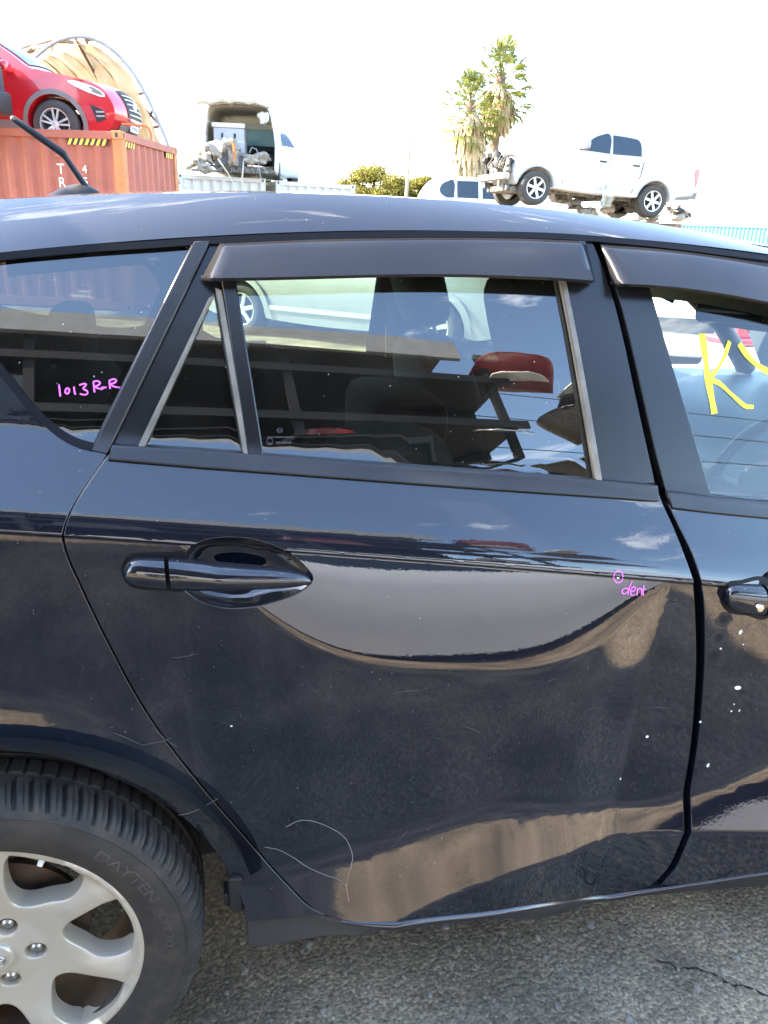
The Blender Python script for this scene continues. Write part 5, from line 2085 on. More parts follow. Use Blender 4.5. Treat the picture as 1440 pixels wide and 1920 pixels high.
# nose of a dark truck at the left edge, on the same container
TR = empty('parked_truck', (0, 0, 0), 0)
pt = atz(12, 232, 2.59)
TR.location = (pt[0] - 0.74, pt[1] - 0.75, 2.38)
TR.rotation_euler = (0, 0, RC_RZ + rad(-4))
tag(TR, 'charcoal truck nose with a square headlamp at the left end of the container', 'truck')
b = MB()
b.prism([(-2.2, 0.5), (0.02, 0.5), (0.10, 0.62), (0.09, 1.02), (-0.05, 1.06), (-0.30, 1.62), (-0.55, 1.80), (-2.2, 1.86)], -0.05, 1.5)
b.build('cab', 'dark_plastic', TR, smooth=30)
b = MB()
b.box((-0.25, -0.08, 0.36), (0.20, 1.52, 0.68), 0.05)
b.build('bumper', 'dark_plastic', TR, smooth=40)
b = MB()
b.box((0.06, -0.06, 0.74), (0.13, 0.22, 0.98), 0.02)
b.build('headlamp', 'lamp_lens', TR)
b = MB()
b.box((-0.06, -0.075, 0.70), (0.10, -0.045, 0.80), 0.01)
b.build('indicator', 'orange_plastic', TR)
b = MB()
b.add([(-0.10, -0.056, 1.10), (-0.34, -0.056, 1.62), (-1.1, -0.056, 1.66), (-1.1, -0.056, 1.10)], [(0, 1, 2, 3)])
b.build('side_window', 'dark_glass', TR)
for xx in (-0.62,):
    b = MB()
    b.lathe([(0.0, -0.02), (0.2, -0.02), (0.24, 0.0), (0.36, 0.0), (0.38, 0.03), (0.38, 0.24)], 32, 'y', (xx, 0.02, 0.38))
    b.lathe([(0.0, 1.45), (0.2, 1.45), (0.36, 1.45), (0.38, 1.42), (0.38, 1.22)], 32, 'y', (xx, 0.02, 0.38))
    b.build('wheel_pair', 'far_tyre', TR, smooth=40)
b = MB()
b.lathe([(0.0, -0.02), (0.2, -0.02), (0.24, 0.0), (0.36, 0.0), (0.38, 0.03), (0.38, 0.24)], 32, 'y', (-2.0, 0.02, 0.38))
b.build('rear_wheel', 'far_tyre', TR, smooth=40)

# hoop shelter of pipe and tan sheeting behind the container
HS = empty('hoop_shelter', (0, 0, 0), 0)
tag(HS, 'tall arched shelter of grey pipe hoops and tan sheeting, behind the red container', 'shelter')
hp = [(-40, 340), (-20, 260), (10, 180), (36, 142), (62, 112), (84, 92), (112, 75), (150, 68), (186, 77), (214, 96), (242, 126), (266, 163), (288, 207), (308, 253), (324, 296), (337, 345)]
f_a = [Vector(at(x, y, 17.0)) for x, y in hp]
b_a = [Vector(at(x - 115, y + 26, 23.0)) for x, y in hp]
f_a = [Vector(tuple(q)) for q in smooth_line([tuple(q) for q in f_a], 0.3)]
b_a = [Vector(tuple(q)) for q in smooth_line([tuple(q) for q in b_a], 0.3)]
n_h = 44
def resamp(P):
    A = np.array([tuple(q) for q in P])
    s_ = np.concatenate([[0], np.cumsum(np.linalg.norm(np.diff(A, axis=0), axis=1))])
    u = np.linspace(0, s_[-1], n_h)
    return [Vector((np.interp(q, s_, A[:, 0]), np.interp(q, s_, A[:, 1]), np.interp(q, s_, A[:, 2]))) for q in u]
f_a, b_a = resamp(f_a), resamp(b_a)
apx = (f_a[0].x + f_a[-1].x) / 2
def hoop_at(t):
    return [p.lerp(q, t / 6.0) for p, q in zip(f_a, b_a)]
for i, t in enumerate((0.0, 1.5, 3.0, 4.5, 6.0)):
    b = MB()
    b.tube(hoop_at(t), 0.035 if i == 0 else 0.05, 8)
    b.build('hoop', 'galv_pipe' if i == 0 else 'steel_brown', HS, smooth=60)
# purlins
for f in (0.36, 0.46, 0.56, 0.66, 0.76, 0.86, 0.94):
    k = int(f * (n_h - 1))
    b = MB()
    b.tube([hoop_at(0.0)[k], hoop_at(3.0)[k], hoop_at(6.0)[k]], 0.03, 6)
    b.build('purlin', 'steel_brown', HS, smooth=60)
for (k0, t0, k1, t1) in ((0.52, 0.1, 0.72, 3.0), (0.62, 1.5, 0.55, 0.0), (0.66, 1.5, 0.86, 0.0), (0.9, 3.0, 0.8, 0.0)):
    b = MB()
    b.tube([hoop_at(t0)[int(k0 * (n_h - 1))], hoop_at(t1)[int(k1 * (n_h - 1))]], 0.03, 6)
    b.build('brace', 'steel_brown', HS, smooth=60)
V, F = [], []
ts = np.linspace(0.12, 6.0, 18)
for t in ts:
    for k, p in enumerate(hoop_at(float(t))):
        sag = 0.10 * math.sin(t * 5.1 + k * 0.35) * math.sin(k * 0.9 + t)
        ins = Vector((apx, p.y, 2.2))
        q = p + (ins - p).normalized() * (0.06 + 0.10 * abs(math.sin(math.pi * (t - 0.0) / 1.5)) + sag * 0.5)
        V.append(q)
for i in range(len(ts) - 1):
    for k in range(n_h - 1):
        a = i * n_h + k
        F.append((a, a + 1, a + n_h + 1, a + n_h))
obj('sheeting', V, F, 'tan_tarp', HS, smooth=60)
back = hoop_at(6.0)
V = [p + Vector((0, 0.02, 0)) for p in back]
V.append(Vector((sum(p.x for p in back) / n_h, back[0].y + 0.1, 2.0)))
obj('end_sheet', V, [(k, k + 1, n_h) for k in range(n_h - 1)], 'tan_tarp', HS, smooth=60)
# bent pipe end beside the red car
b = MB()
cpt = Vector(at(272, 256, 13.4))
b.tube([cpt + Vector((-0.35, 0, 0.16))] + [cpt + Vector((0.10 * math.sin(t), 0, 0.16 * math.cos(t))) for t in np.linspace(0, math.pi, 9)] + [cpt + Vector((-0.12, 0, -0.16))], 0.018, 8)
hb = b.build('bent_pipe', 'cont_orange', None, smooth=60)
tag(hb, 'bent orange pipe loop sticking out beside the red car', 'pipe')
# the shelter's container row under it, so that the hoops stand on something
container('rust red shipping container standing behind the first red one', (-1.6, 20.6, 0), rad(-18), paint='cont_red')

# ------------------------------------------------------------------ centre: white container with the stripped van
WC_RZ = rad(-84)
wc_loc = (-0.02, 22.7, 0)
WC = container('rusty white shipping container under the stripped van', wc_loc, WC_RZ, paint='cont_white', frame='cont_white', post='cont_white', L=12.0)
VAN = empty('wrecked_van', (0, 0, 0), 0)
cW, sW = math.cos(WC_RZ), math.sin(WC_RZ)
pv = atz(452, 327, 2.62)
VAN.location = (pv[0] + 0.02, pv[1] + 0.5, 2.60)
VAN.rotation_euler = (0, 0, rad(-10))
tag(VAN, 'white van with its rear end torn open, full of scrap, on the white container', 'van')
# local: x right, y away, z up; rear opening at y=0
shell = [(-0.98, 0.16), (-1.00, 0.5), (-1.0, 0.9), (-0.93, 1.35), (-0.86, 1.66), (-0.72, 1.78), (0.0, 1.84), (0.70, 1.78), (0.83, 1.66), (0.92, 1.35), (0.99, 0.9), (0.99, 0.5), (0.97, 0.16)]
sl = smooth_line(shell, 0.12)
V, F = [], []
for yy, sc in ((0.0, 1.0), (0.6, 1.0), (1.6, 1.0), (2.6, 0.99), (3.2, 0.95), (3.7, 0.80)):
    for p in sl:
        zz_ = p[1] if yy < 3 else (p[1] if p[1] < 1.0 else 1.0 + (p[1] - 1.0) * (0.9 if yy < 3.5 else 0.1))
        V.append((p[0] * sc, yy, zz_))
m = len(sl)
for i in range(5):
    for k in range(m - 1):
        a = i * m + k
        F.append((a, a + 1, a + m + 1, a + m))
so = obj('shell', V, F, 'white_paint', VAN, smooth=45)
so.modifiers.new('t', 'SOLIDIFY').thickness = 0.05
obj('lining', [(x * 0.955, y + 0.03, 0.1 + (z - 0.1) * 0.955) for x, y, z in V], F, 'tan_lining', VAN, smooth=45)
b = MB()
b.box((-0.95, 0.05, 0.10), (0.95, 3.6, 0.20), 0.02)
b.build('floor', 'engine_metal', VAN)
# raised tailgate stub / ragged roof edge
V, F = [], []
for i, x in enumerate(np.linspace(-1.08, 0.80, 12)):
    zr_ = 1.84 - 0.10 * (x / 0.8) ** 2 * 0.6 + (0.03 * math.sin(i * 2.2))
    V += [(x, -0.30 - 0.04 * math.sin(i * 1.7), zr_ + 0.02), (x, 0.05, zr_ + 0.03), (x, 0.05, zr_ - 0.05), (x, -0.28, zr_ - 0.05)]
    if i:
        a = 4 * i
        F += [(a - 4, a, a + 1, a - 3), (a - 3, a + 1, a + 2, a - 2), (a - 2, a + 2, a + 3, a - 1), (a - 1, a + 3, a, a - 4)]
obj('roof_edge', V, F, 'tan_lining', VAN, smooth=30)
# windscreen seen through the cabin: bluish glass
b = MB()
b.box((-0.90, 2.55, 0.98), (0.90, 2.57, 1.45))
b.build('windscreen', 'cyan_tint', VAN)
b = MB()
b.box((-0.92, 2.2, 0.45), (0.92, 2.5, 0.97), 0.05)
V, F = blob((0.45, 2.1, 0.62), (0.8, 0.3, 0.42), 0.5, 20)
b.add(V, F)
b.build('dashboard', 'dark_plastic', VAN, smooth=40)
# grey cabinet with slots, standing in the opening
b = MB()
b.box((-0.74, 0.20, 0.22), (0.10, 0.85, 1.22), 0.02)
gb = b.build('cabinet', 'grey_box', VAN)
for x, z, w_, h_ in ((-0.50, 1.02, 0.05, 0.13), (-0.16, 1.02, 0.06, 0.12)):
    b = MB()
    b.box((x - w_ / 2, 0.185, z - h_ / 2), (x + w_ / 2, 0.199, z + h_ / 2), 0.004)
    b.build('slot', 'matt_black', gb)
b = MB()
b.box((-0.78, 0.16, 1.22), (0.12, 0.5, 1.34), 0.02)
b.build('cabinet_lid', 'white_paint', gb)
b = MB()
b.box((-0.745, 0.188, 0.86), (0.105, 0.2, 0.885), 0.003)
b.build('shelf_lip', 'white_paint', gb)


def crumple(name, c, size, material, parent, seed, n=18, amp=0.35):
    rnd = random.Random(seed)
    V, F = blob((0, 0, 0), size, 0.8, n)
    ph = [rnd.uniform(0, 6) for _ in range(6)]
    out = []
    for x, y, z in V:
        k = 1 + amp * (math.sin(x * 13 / size[0] * 0.6 + ph[0]) * math.sin(z * 11 / size[2] * 0.6 + ph[1]) + 0.5 * math.sin(y * 17 / size[1] * 0.5 + ph[2] + x * 9 / size[0]) + rnd.uniform(-0.25, 0.25))
        out.append((c[0] + x * k, c[1] + y * k, c[2] + z * k))
    return obj(name, out, F, material, parent, smooth=35)


crumple('torn_trim', (-0.62, -0.10, 0.62), (0.5, 0.35, 0.42), 'crumple_cloth', VAN, 3)
crumple('torn_trim', (-0.30, -0.05, 0.78), (0.5, 0.3, 0.3), 'crumple_cloth', VAN, 4)
crumple('torn_trim', (-0.95, -0.12, 0.42), (0.45, 0.35, 0.35), 'crumple_cloth', VAN, 5)
crumple('torn_trim', (-0.20, -0.12, 0.45), (0.30, 0.22, 0.42), 'crumple_cloth', VAN, 6)
crumple('bent_bumper', (-1.18, -0.20, 0.28), (0.5, 0.3, 0.34), 'engine_pale', VAN, 7, amp=0.5)
crumple('bent_bumper', (-0.95, -0.22, 0.16), (0.5, 0.25, 0.22), 'engine_pale', VAN, 8, amp=0.5)
crumple('seat_foam', (0.42, 0.15, 0.48), (0.75, 0.4, 0.26), 'crumple_cloth', VAN, 9)
crumple('seat_foam', (0.25, -0.02, 0.42), (0.40, 0.3, 0.22), 'engine_pale', VAN, 10)
crumple('wadding', (0.66, 0.0, 1.48), (0.26, 0.2, 0.28), 'white_paint', VAN, 11)
b = MB()
b.box((-0.95, -0.05, 0.08), (0.80, 0.10, 0.26), 0.03)
b.build('rear_cross_member', 'engine_metal', VAN)
b = MB()
b.tube([(-0.22, -0.16, 0.86), (-0.14, -0.2, 0.74), (-0.13, -0.22, 0.55), (-0.15, -0.2, 0.36)], 0.035, 8)
b.build('orange_hose', 'orange_plastic', VAN, smooth=60)
for pts in ([(-0.72, -0.14, 0.62), (-0.5, -0.26, 0.3), (-0.3, -0.3, 0.02), (-0.2, -0.32, -0.18)], [(0.10, -0.1, 0.4), (0.08, -0.2, 0.1), (0.04, -0.25, -0.25)]):
    b = MB()
    b.tube(pts, 0.022, 6)
    b.build('hanging_strap', 'tan_lining', VAN, smooth=60)
b = MB()
b.tube([(0.5, -0.05, 0.35), (0.55, -0.16, 0.05), (0.6, -0.2, -0.15)], 0.012, 6)
b.tube([(0.25, 0.0, 0.60), (0.32, -0.02, 0.74), (0.44, 0, 0.70), (0.52, 0.0, 0.52)], 0.014, 6)
b.build('cable', 'fascia_grey', VAN, smooth=60)
b = MB()
b.tube([(-0.35, -0.16, 0.3), (-0.33, -0.3, 0.04)], 0.016, 6)
b.build('green_cord', 'palm_leaf', VAN, smooth=60)
b = MB()
for yy in (0.9, 3.0):
    b.lathe([(0, 0.99), (0.2, 0.99), (0.30, 0.98), (0.31, 0.95), (0.31, 0.8), (0, 0.8)], 28, 'z', (0, 0, 0))
tyv = MB()
tyv.tube([(0.80, 1.3, 0.30), (0.99, 1.3, 0.30)], [0.30, 0.29], 28)
tyv.build('rear_wheel', 'far_tyre', VAN, smooth=40)
# white hatch with its lamp holes, standing past the van
V2 = Vehicle('parked_van', 'white van seen end-on, half hidden behind the stripped van', (2.15, 30.5, 2.6), rad(-76), car_outline(4.4, 3.5, 0.8, 0.32, 0.25, [(4.38, 0.95), (4.1, 1.05), (3.9, 1.1), (3.1, 1.62), (2.7, 1.72), (1.2, 1.76), (0.2, 1.70), (0.02, 1.2), (0.0, 0.7)], front=[(4.25, 0.28), (4.40, 0.45), (4.42, 0.7)], rear=[(0.03, 0.4), (0.3, 0.26)]), 0.85, 4.4, 1.0, paint='white_paint', cat='van', tumble=0.25)
V2.wheel(3.5, 0.32, 0.32)
V2.wheel(0.8, 0.32, 0.32)
V2.side('side_window', [(3.2, 1.08), (2.75, 1.55), (0.6, 1.58), (0.5, 1.1)], 'dark_glass', sharp=(0, 1, 2, 3))
V2.patch('windscreen', (3.85, 1.14), (3.15, 1.58), -0.85, 0.85, 'dark_glass', 0.012)
WC2 = copy_tree(WC)
WC2.location = (2.75, 23.6, 0)
WC2['label'] = 'white shipping container under the end-on white van'

# ------------------------------------------------------------------ right: wrecked white ute on stands
P1 = np.array(at(1005, 352, 17.3))
best = None
for Y2 in np.linspace(17.4, 22, 300):
    P2 = np.array(at(1231, 378, Y2))
    e_ = abs(np.linalg.norm(P1 - P2) - 3.15)
    if best is None or e_ < best[0]:
        best = (e_, P2)
P2 = best[1]
hd = (P1 - P2) / np.linalg.norm(P1 - P2)
ute_rz = math.atan2(hd[1], hd[0])
ute_p = -math.asin(hd[2])
fx, rx, R_ = 4.32, 1.17, 0.38
out = car_outline(5.0, fx, rx, R_, 0.42,
                  [(4.78, 0.98), (4.70, 1.12), (4.3, 1.19), (3.75, 1.24), (3.55, 1.27), (3.15, 1.56), (2.90, 1.72), (2.6, 1.79), (2.1, 1.80), (1.72, 1.76), (1.60, 1.66), (1.54, 1.30), (1.50, 1.26), (0.8, 1.27), (0.05, 1.29), (0.0, 1.22), (0.02, 0.9), (0.04, 0.62)],
                  ar=0.47, front=[(4.82, 0.50), (4.84, 0.75)], rear=[(0.10, 0.52), (0.40, 0.46)])
UL = Matrix.Rotation(ute_rz, 4, 'Z') @ Matrix.Rotation(ute_p, 4, 'Y')
off_ = UL @ Vector((fx, 0.88, R_))
UTE = Vehicle('parked_ute', 'white crew cab ute with its front torn off, up on stands at the right', (P1[0] - off_.x, P1[1] - off_.y, P1[2] - off_.z), ute_rz, out, 0.92, 5.0, 1.24, paint='ute_white', cat='ute', nose=0.12, tail=0.03, tumble=0.32, pitch=ute_p)
UTE.wheel(fx, R_, R_, rim=0.235, spokes=6, w_=0.25)
UTE.wheel(rx, R_, R_, rim=0.235, spokes=6, w_=0.25)
for cx in (fx, rx):
    ring = [(cx + 0.485 * math.cos(a), R_ + 0.485 * math.sin(a)) for a in np.linspace(rad(8), rad(172), 26)] + [(cx + 0.455 * math.cos(a), R_ + 0.455 * math.sin(a)) for a in np.linspace(rad(172), rad(8), 26)]
    UTE.side('arch_edge', ring, 'fascia_grey', 0.006, closed_smooth=False)
UTE.side('side_window', [(3.36, 1.30), (3.30, 1.36), (3.02, 1.57), (2.82, 1.67), (2.56, 1.70), (2.56, 1.29)], 'dark_glass', sharp=(0, 5))
UTE.side('side_window', [(2.48, 1.29), (2.48, 1.71), (2.0, 1.70), (1.75, 1.64), (1.70, 1.32)], 'dark_glass', sharp=(0, 1, 4))
UTE.patch('windscreen', (3.53, 1.285), (2.95, 1.69), -0.85, 0.85, 'cyan_tint', 0.012)
UTE.side('door_gap', [(2.53, 0.55), (2.545, 0.55), (2.545, 1.26), (2.53, 1.26)], 'grey_cladding', 0.004, closed_smooth=False)
UTE.side('door_gap', [(3.66, 0.55), (3.675, 0.55), (3.675, 1.2), (3.66, 1.2)], 'grey_cladding', 0.004, closed_smooth=False)
UTE.side('cab_gap', [(1.60, 1.27), (1.62, 1.27), (1.66, 0.9), (1.82, 0.50), (1.80, 0.50), (1.64, 0.9)], 'matt_black', 0.004, closed_smooth=False)
UTE.side('door_handle', [(2.62, 1.09), (2.80, 1.09), (2.80, 1.125), (2.62, 1.125)], 'matt_black', 0.02, closed_smooth=False)
UTE.side('door_handle', [(1.72, 1.09), (1.90, 1.09), (1.90, 1.125), (1.72, 1.125)], 'matt_black', 0.02, closed_smooth=False)
UTE.side('tail_lamp', [(0.02, 1.18), (0.14, 1.20), (0.17, 1.14), (0.10, 0.92), (0.07, 0.80), (0.03, 0.9)], 'tail_lens', 0.014, closed_smooth=False)
UTE.side('rear_bumper', [(-0.02, 0.52), (0.55, 0.47), (0.55, 0.52), (0.10, 0.60), (0.02, 0.70), (-0.03, 0.70)], 'grey_cladding', 0.02, closed_smooth=False)
UTE.side('side_step', [(1.75, 0.42), (3.75, 0.42), (3.75, 0.48), (1.75, 0.48)], 'dusty_white', 0.03, closed_smooth=False)
for sg in (-1, 1):
    V, F = blob((3.30, sg * 1.06, 1.40), (0.16, 0.26, 0.20), 0.5, 18)
    obj('door_mirror', V, F, 'fascia_grey', UTE.root, smooth=60)
# exposed engine bay and front frame
eb = empty('engine_bay', (4.86, 0, 0), 0, UTE.root)
rnd = random.Random(21)
for i in range(34):
    y = rnd.uniform(-0.72, 0.72)
    z = rnd.uniform(0.62, 1.10)
    x = rnd.uniform(-0.02, 0.22)
    crumple('engine_piece', (x, y, z), (rnd.uniform(0.10, 0.28), rnd.uniform(0.10, 0.30), rnd.uniform(0.08, 0.24)), rnd.choice(('engine_metal', 'engine_metal', 'engine_pale', 'matt_black', 'dark_plastic')), eb, 100 + i, n=10, amp=0.3)
for k in range(7):
    b = MB()
    y = -0.7 + k * 0.22
    b.tube([(0.15, y, 1.05), (0.26, y + rnd.uniform(-.1, .1), 0.85), (0.20, y + rnd.uniform(-.1, .1), 0.66)], 0.014, 6)
    b.build('hose', 'matt_black', eb, smooth=60)
b = MB()
b.box((0.12, -0.80, 0.50), (0.30, 0.80, 0.64), 0.03)
b.build('bumper_beam', 'engine_pale', eb)
b = MB()
b.box((0.0, -0.75, 1.06), (0.10, 0.75, 1.12), 0.02)
b.build('slam_panel', 'dusty_white', eb)
b = MB()
for sg in (-1, 1):
    b.box((-0.6, sg * 0.45 - 0.05, 0.34), (0.25, sg * 0.45 + 0.05, 0.48), 0.01)
b.box((-0.3, -0.6, 0.26), (0.1, 0.6, 0.40), 0.03)
b.build('front_chassis', 'engine_metal', eb)
b = MB()
for sg in (-1, 1):
    b.box((0.5, sg * 0.42 - 0.05, 0.34), (4.6, sg * 0.42 + 0.05, 0.46), 0.01)
for xx in (1.17, 2.4, 4.3):
    b.box((xx - 0.06, -0.7, 0.28), (xx + 0.06, 0.7, 0.38), 0.01)
b.build('chassis', 'engine_metal', UTE.root)
# torn clear sheet hanging from the door
V, F = [], []
for i in range(7):
    for j in range(6):
        V.append((2.62 - i * 0.055 + 0.02 * math.sin(j * 1.7), 0.95 + 0.03 * math.sin(i * 2.1 + j), 0.62 - j * 0.10 - 0.02 * math.sin(i)))
for i in range(6):
    for j in range(5):
        F.append((i * 6 + j, i * 6 + j + 1, i * 6 + j + 7, i * 6 + j + 6))
glass('torn_film', (0.86, 0.88, 0.9), boost=3.0, rough=0.2)
obj('torn_sheet', V, F, 'torn_film', UTE.root, smooth=60)

# the stand under the ute: a rack of steel beams with engines on it
UR = empty('vehicle_stand', (0, 0, 0), 0)
mid_u = (P1 + P2) / 2
UR.location = (mid_u[0], mid_u[1], 0)
UR.rotation_euler = (0, 0, ute_rz)
tag(UR, 'rusty steel stand carrying the white ute', 'stand')
topz = mid_u[2] - 0.40
inner = Vector((0, 0, 1)).cross(Vector((hd[0], hd[1], 0)).normalized())
for yy in (0.06, -1.8):
    b = MB()
    b.bar((-2.6, yy, topz - 0.25 + 2.6 * math.tan(ute_p) * 1), (2.2, yy, topz - 0.25 - 2.2 * math.tan(ute_p)), 0.12, 0.16)
    b.build('beam', 'steel_brown', UR)
    for xx in (-2.5, 2.1):
        b = MB()
        b.box((xx - 0.06, yy - 0.06, 0), (xx + 0.06, yy + 0.06, topz - 0.33 - xx * math.tan(ute_p)))
        b.build('leg', 'steel_brown', UR)
for xx in (-2.2, -1.57, 0, 1.57):
    b = MB()
    zz_ = topz - 0.12 - xx * math.tan(ute_p)
    b.box((xx - 0.09, -1.95, zz_ - 0.08), (xx + 0.09, 0.2, zz_ + 0.06))
    b.build('cross_beam', 'steel_brown', UR)
for i, (px, py, lab) in enumerate(((1268, 392, 'grey engine with a pale cover under the tail of the white ute'), (1212, 392, 'greasy gearbox lying behind the rear wheel of the white ute'), (1090, 378, 'flat dark engine part under the sill of the white ute'), (1150, 386, 'loose pale engine part under the rear door of the white ute'), (1052, 376, 'dark gearbox close behind the front wheel of the white ute'), (1120, 380, 'grey axle lump under the front door of the white ute'), (1180, 392, 'rusty block ahead of the rear wheel of the white ute'), (1292, 396, 'small dark block beyond the tail of the white ute'))):
    p = at(px, py, 20.0 if px > 1200 else 18.6)
    E = empty('scrap_engine', (p[0], p[1], p[2]), 0)
    tag(E, lab, 'engine', 'scrap engines under the ute')
    for k in range(6 if i < 2 else 3):
        crumple('engine_piece', (rnd.uniform(-0.25, 0.25), rnd.uniform(-0.15, 0.15), rnd.uniform(-0.25, 0.12)), (rnd.uniform(0.2, 0.45), 0.3, rnd.uniform(0.12, 0.26)), rnd.choice(('engine_metal', 'engine_pale', 'fascia_grey', 'matt_black')), E, 300 + i * 10 + k, n=10, amp=0.3)

# white wagon behind, only its upper half above the hatchback's roof
pw = at(905, 336, 24.0)
V3 = Vehicle('parked_wagon', 'boxy white wagon behind the palms, half hidden by the white ute', (pw[0] + 2.75, pw[1], pw[2] - 1.82), rad(178), car_outline(4.7, 3.75, 0.95, 0.36, 0.3, [(4.68, 1.0), (4.62, 1.2), (4.42, 1.55), (4.2, 1.72), (3.9, 1.80), (1.4, 1.82), (0.3, 1.78), (0.05, 1.2), (0.0, 0.8)], front=[(4.5, 0.35), (4.68, 0.55), (4.7, 0.8)], rear=[(0.05, 0.5), (0.35, 0.32)]), 0.9, 4.7, 1.12, paint='white_paint', cat='wagon', tumble=0.3)
V3.side('side_window', [(4.28, 1.36), (4.24, 1.56), (4.05, 1.68), (3.85, 1.70), (3.85, 1.22), (4.10, 1.22)], 'dark_glass', sharp=(4,))
V3.side('side_window', [(3.75, 1.22), (3.75, 1.70), (3.08, 1.71), (3.08, 1.22)], 'dark_glass', sharp=(0, 1, 2, 3))
V3.side('side_window', [(2.95, 1.22), (2.95, 1.71), (1.5, 1.71), (1.5, 1.22)], 'dark_glass', sharp=(0, 1, 2, 3))
V3.wheel(3.75, 0.36, 0.36)
V3.wheel(0.95, 0.36, 0.36)
zb_ = V3.root.location.z
b = MB()
for xx in (-0.6, -2.2, -3.9):
    for yy in (-0.8, 0.8):
        b.box((pw[0] + 2.75 + xx - 0.06, pw[1] + yy - 0.06, 0), (pw[0] + 2.75 + xx + 0.06, pw[1] + yy + 0.06, zb_ - 0.1))
b.box((pw[0] - 1.95, pw[1] - 0.95, zb_ - 0.12), (pw[0] + 2.85, pw[1] + 0.95, zb_))
st_ = b.build('vehicle_stand', 'steel_brown')
tag(st_, 'low steel stand carrying the white wagon behind the palms', 'stand')

BC = container('blue shipping container far off at the right edge', (44.0, 49.0, 0), rad(-46), L=12.0, paint='cont_blue', frame='cont_blue', post='cont_blue')

# ------------------------------------------------------------------ vegetation and pole
def leaf_cloud(c, rad3, n, size, rnd, hollow=0.35, lob=None):
    V, F = [], []
    for i in range(n):
        p = Vector((rnd.gauss(0, 0.5), rnd.gauss(0, 0.5), rnd.gauss(0, 0.42)))
        if p.z < -0.35:
            p.z *= 0.5
        q = Vector((c[0] + p.x * rad3[0], c[1] + p.y * rad3[1], c[2] + p.z * rad3[2]))
        a = Vector((rnd.gauss(0, 1), rnd.gauss(0, 1), rnd.gauss(0, 0.6))).normalized()
        d = a.cross(Vector((rnd.gauss(0, 1), rnd.gauss(0, 1), rnd.gauss(0, 1)))).normalized()
        s = size * rnd.uniform(0.6, 1.4)
        k = len(V)
        V += [q - a * s, q + d * s * 0.45, q + a * s, q - d * s * 0.45]
        F.append((k, k + 1, k + 2, k + 3))
    return V, F


def tree(label, px, py, Y, w_, h_, seed, lobes):
    rnd = random.Random(seed)
    p = at(px, py, Y)
    T = empty('broadleaf_tree', (p[0], p[1], 0), 0)
    tag(T, label, 'tree', 'trees on the skyline')
    top = p[2]
    b = MB()
    b.tube([(0, 0, 0), (0.1, 0, top * 0.35), (0.15, 0.1, top * 0.6)], [0.35, 0.28, 0.2], 10)
    for k in range(7):
        a = rnd.uniform(0, 6.28)
        r = w_ * rnd.uniform(0.2, 0.42)
        b.tube([(0.1, 0, top * rnd.uniform(0.3, 0.5)), (r * 0.5 * math.cos(a), r * 0.5 * math.sin(a), top * 0.62), (r * math.cos(a), r * math.sin(a), top * rnd.uniform(0.7, 0.88))], [0.16, 0.1, 0.04], 7)
    b.build('trunk', 'bark', T, smooth=60)
    b = MB()
    for (fx_, fz, fr) in lobes:
        V, F = leaf_cloud((fx_ * w_, rnd.uniform(-0.25, 0.25) * w_, top - fz * h_), (fr * w_, fr * w_, fr * w_ * 0.72), int(6500 * fr / 0.2), 0.085, rnd, 0.55)
        b.add(V, F)
    cr = obj('crown', b.v, b.f, 'tree_leaf', T)
    return T


LB = [(-0.52, 0.86, 0.085), (0.54, 0.90, 0.08), (-0.40, 0.66, 0.138), (-0.26, 0.42, 0.150), (-0.10, 0.24, 0.150), (0.06, 0.18, 0.150), (0.20, 0.34, 0.138), (0.33, 0.52, 0.150), (-0.14, 0.52, 0.150), (0.06, 0.55, 0.150), (0.42, 0.74, 0.10), (-0.45, 0.9, 0.09), (0.26, 0.86, 0.138), (0.0, 0.88, 0.163), (-0.24, 0.80, 0.150)]
tree('round yellow-green tree on the skyline, left of the thin pole', 700, 304, 60, 6.6, 4.4, 31, LB)
tree('lower yellow-green tree on the skyline, right of the thin pole', 786, 326, 62, 4.2, 3.6, 32, LB)
b = MB()
pb_ = at(764, 360, 50)
pt_ = at(769, 264, 50)
b.tube([(pb_[0] - 0.15, 50, 0), (pt_[0], 50, pt_[2])], [0.13, 0.09], 10)
po = b.build('utility_pole', 'timber', None, smooth=60)
tag(po, 'thin bare pole standing against the sky in front of the round tree', 'pole')


